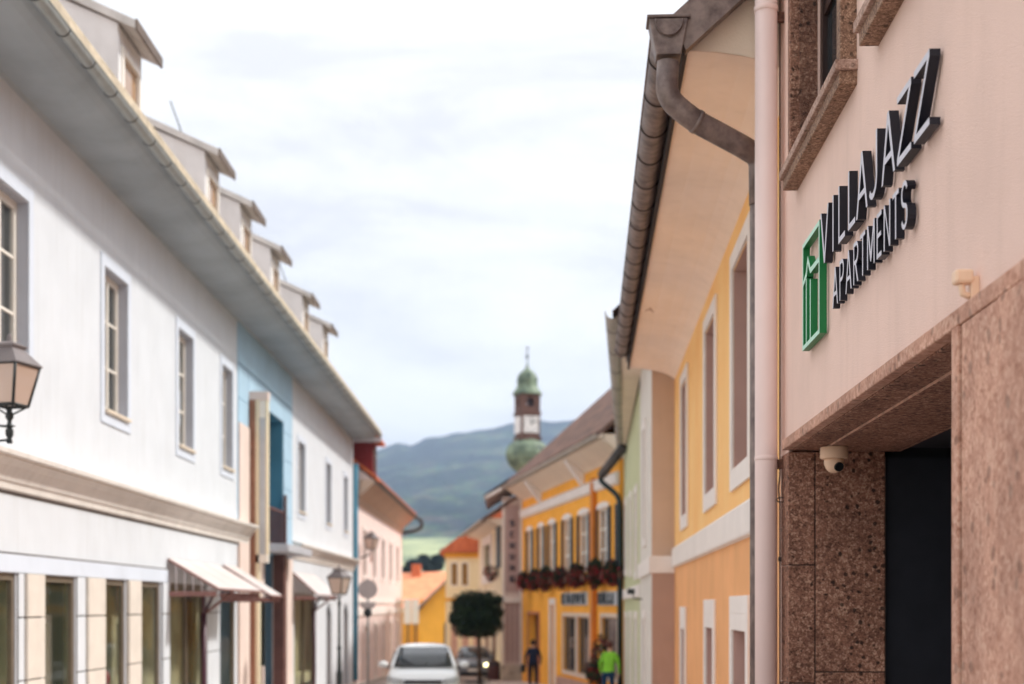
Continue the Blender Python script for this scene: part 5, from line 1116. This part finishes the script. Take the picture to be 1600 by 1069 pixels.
# ================================================================== people
SKIN = mat('skin', S(206,160,136), .6, .05)
def person(label, x, y, face_deg, H, top, legs, hair, lean=0, hold=None, arm_out=.0, dz=0, extra=None, shoe=None, name='person'):
    """one continuous skinned body; clothes by face material"""
    g = gz(y)+dz; k = H/1.75; up = lean
    J = {'pel': (0,0,.95,.135), 'bel': (0,.0+up*.3,1.10,.13), 'che': (0,up*.75,1.30,.150), 'nek': (0,up*1.0,1.47,.062), 'hd0': (0,up*1.05+.0,1.545,.07), 'hd1': (0,up*1.1+.01,1.64,.088), 'hd2': (0,up*1.1,1.725,.06)}
    for s_, n in ((-1,'l'), (1,'r')):
        J['sh'+n] = (s_*.175, up*.9, 1.40, .066); J['el'+n] = (s_*(.235+arm_out), up*.7-.0, 1.13, .047); J['wr'+n] = (s_*(.235+arm_out*.7), up*.8+.07, .90, .030); J['ha'+n] = (s_*.225, up*.8+.09, .82, .036)
        J['hp'+n] = (s_*.095, 0, .90, .105); J['kn'+n] = (s_*.105, .03*s_+.02, .49, .064); J['an'+n] = (s_*.11, -.02*s_, .09, .040); J['ft'+n] = (s_*.125, .13-.02*s_, .035, .038)
    E_ = [('pel','bel'),('bel','che'),('che','nek'),('nek','hd0'),('hd0','hd1'),('hd1','hd2')]
    for n in 'lr': E_ += [('che','sh'+n),('sh'+n,'el'+n),('el'+n,'wr'+n),('wr'+n,'ha'+n),('pel','hp'+n),('hp'+n,'kn'+n),('kn'+n,'an'+n),('an'+n,'ft'+n)]
    keys = list(J); me = bpy.data.meshes.new('body'); me.from_pydata([(a*k, b_*k, c*k) for a, b_, c, r in J.values()], [(keys.index(a), keys.index(b_)) for a, b_ in E_], [])
    o = bpy.data.objects.new('tmp', me); COL.objects.link(o); sk = o.modifiers.new('s', 'SKIN'); sk.use_smooth_shade = True; ss = o.modifiers.new('b', 'SUBSURF'); ss.levels = 2; ss.render_levels = 2
    for i, kk in enumerate(keys): me.skin_vertices[0].data[i].radius = (J[kk][3]*k*(1.15 if kk in ('che','pel','bel') else 1), J[kk][3]*k*(.82 if kk in ('che','pel','bel') else 1))
    me.skin_vertices[0].data[0].use_root = True
    dg_ = bpy.context.evaluated_depsgraph_get(); dg_.update(); m2 = bpy.data.meshes.new_from_object(o.evaluated_get(dg_)); bpy.data.objects.remove(o)
    m2.materials.clear()
    for q in (top, legs, SKIN, shoe or BLACKP): m2.materials.append(q)
    for p in m2.polygons:
        z = p.center.z/k; xx = abs(p.center.x)/k
        p.material_index = 2 if z > 1.475 or (z < .885 and xx > .19) else (3 if z < .085 else (1 if z < .93 and xx < .21 else 0)); p.use_smooth = True
    t_ = thing(name, label, 'person' if name == 'person' else 'mannequin', (x, y, g)); t_.rotation_euler = (0, 0, R(face_deg))
    bo = bpy.data.objects.new('body', m2); COL.objects.link(bo); bo.parent = t_
    _o = {}
    def local(mb, nm, mt_):
        me = bpy.data.meshes.new(nm); me.from_pydata([v*k for v in mb.v], [], mb.f)
        for q in (mt_ if isinstance(mt_, list) else [mt_]): me.materials.append(q)
        for p, s_ in zip(me.polygons, mb.s): p.use_smooth = s_
        ob = bpy.data.objects.new(nm, me); COL.objects.link(ob); ob.parent = t_; return ob
    hb_ = MB(); hb_.ball((0, up*1.1-.018, 1.665), .098, .105, .105, 14, 9); 
    if hair: local(hb_, 'hair', hair)
    fc = MB(); fc.ball((0, up*1.1+.10, 1.63), .014, .022, .022, 8, 5)
    for s_ in (-1, 1): fc.ball((s_*.088, up*1.1+.01, 1.635), .012, .022, .032, 8, 5); 
    local(fc, 'ears_and_nose', SKIN)
    ey = MB()
    for s_ in (-1, 1): ey.ball((s_*.033, up*1.1+.083, 1.652), .012, .008, .007, 8, 5)
    local(ey, 'eyes', BLACKP)
    ct = MB(); ct.lathe((0, up*.2, 0), [(.19,.84),(.20,.95),(.185,1.08)], 16); 
    hand = MB()
    for s_ in (-1, 1):
        for f in range(4):
            ln_ = (.075, .085, .08, .062)[f]; bx = s_*.225; by = up*.8+.065+.018*f
            hand.tube([(bx, by, .815), (bx-s_*.006, by+.004, .815-ln_*.55), (bx-s_*.016, by+.006, .815-ln_)], [.010, .009, .007], 7)
        hand.tube([(s_*.215, up*.8+.125, .85), (s_*.205, up*.8+.145, .815), (s_*.20, up*.8+.150, .785)], [.011, .010, .008], 7)
    local(hand, 'fingers', SKIN)
    return t_
NAVYC = mat('navy jacket cloth', S(28,38,62), .9, .12, 6, .2, 60); TROU = mat('dark trousers cloth', S(26,28,42), .9, .12, 6, .2, 60)
LIME = mat('bright lime work jacket', S(138,206,58), .8, .1, 6, .2, 60); JEAN = mat('blue work trousers', S(24,56,92), .9, .12, 6, .2, 60)
person('person in dark navy jacket and dark trousers walking away past the red door', .78, 52.5, 0, 1.82, NAVYC, TROU, mat('black hair', S(30,24,24), .7), arm_out=.04)
bg_ = thing('shoulder_bag', 'black bag held by the person in the navy jacket', 'bag', (.43, 52.5, gz(52.5)+.75))
m = MB(); m.box(.32, .50, 52.35, 52.75, gz(52.5)+.62, gz(52.5)+.92); m.build('bag_body', BLACKP, bg_, bevel=.05); MB().tube([(.43,52.42,gz(52.5)+.9),(.45,52.5,gz(52.5)+1.0),(.43,52.68,gz(52.5)+.9)], .012, 6).build('strap', BLACKP, bg_)
person('person in lime green jacket and blue trousers leaning over by the dark downpipe', 2.58, 38.2, -20, 1.72, LIME, JEAN, mat('auburn hair', S(92,44,34), .7), lean=.16, arm_out=.03)
# shop dummy in the double window
h = holes_shop = None
md = WO.w(WO.u(913.5), -.55, 0)
t_ = person('shop mannequin in dark top and white trousers behind the shop window of the orange house', md.x, md.y, 90, 1.7, mat('dark knit', S(30,44,54), .9), mat('white trousers', S(232,226,220), .9), None, dz=.55, name='mannequin')
# potted plants by the orange pilaster
for k, (p, py0, y, r_) in enumerate(((938, 1005, 41.0, .26), (931.5, 1030, 39.6, .24))):
    x = (p-VX)/F_PX*y; g = gz(y)+.12
    t_ = thing('potted_plant', ['tall potted plant with red and green leaves by the orange pilaster', 'lower potted plant in an orange pot nearer the street than the tall one'][k], 'potted plant', (x, y, g))
    MB().lathe((x, y, g), [(0,0),(.15,0),(.2,.3),(.22,.34),(.19,.34),(.0,.33)], 16).build('pot', TILEO, t_)
    m = MB(); leaves(m, (x, y, g+.34+[.75,.45][k]), (.34, .34, [.8,.42][k]), 600, .06, 4, 'ball', .4, 90+k); o = m.build('leaves', [LEAF1, LEAF2, LEAF3, REDF], t_); o['kind'] = 'stuff'
    MB().tube([(x,y,g+.3),(x,y,g+1.0)], .02, 6).build('stem', BARK, t_)
t_ = thing('litter_bin', 'small dark red bin by the grey house', 'bin', (-.78, 62, gz(62)))
MB().lathe((-.78, 61, gz(61)), [(0,0),(.22,0),(.26,.1),(.26,.85),(.2,.95),(0,.97)], 16).build('bin_body', DOORR, t_)
MB().lathe((-.78, 61, gz(61)), [(.262,.78),(.275,.79),(.275,.86),(.262,.87)], 16).build('bin_rim', IRON, t_)
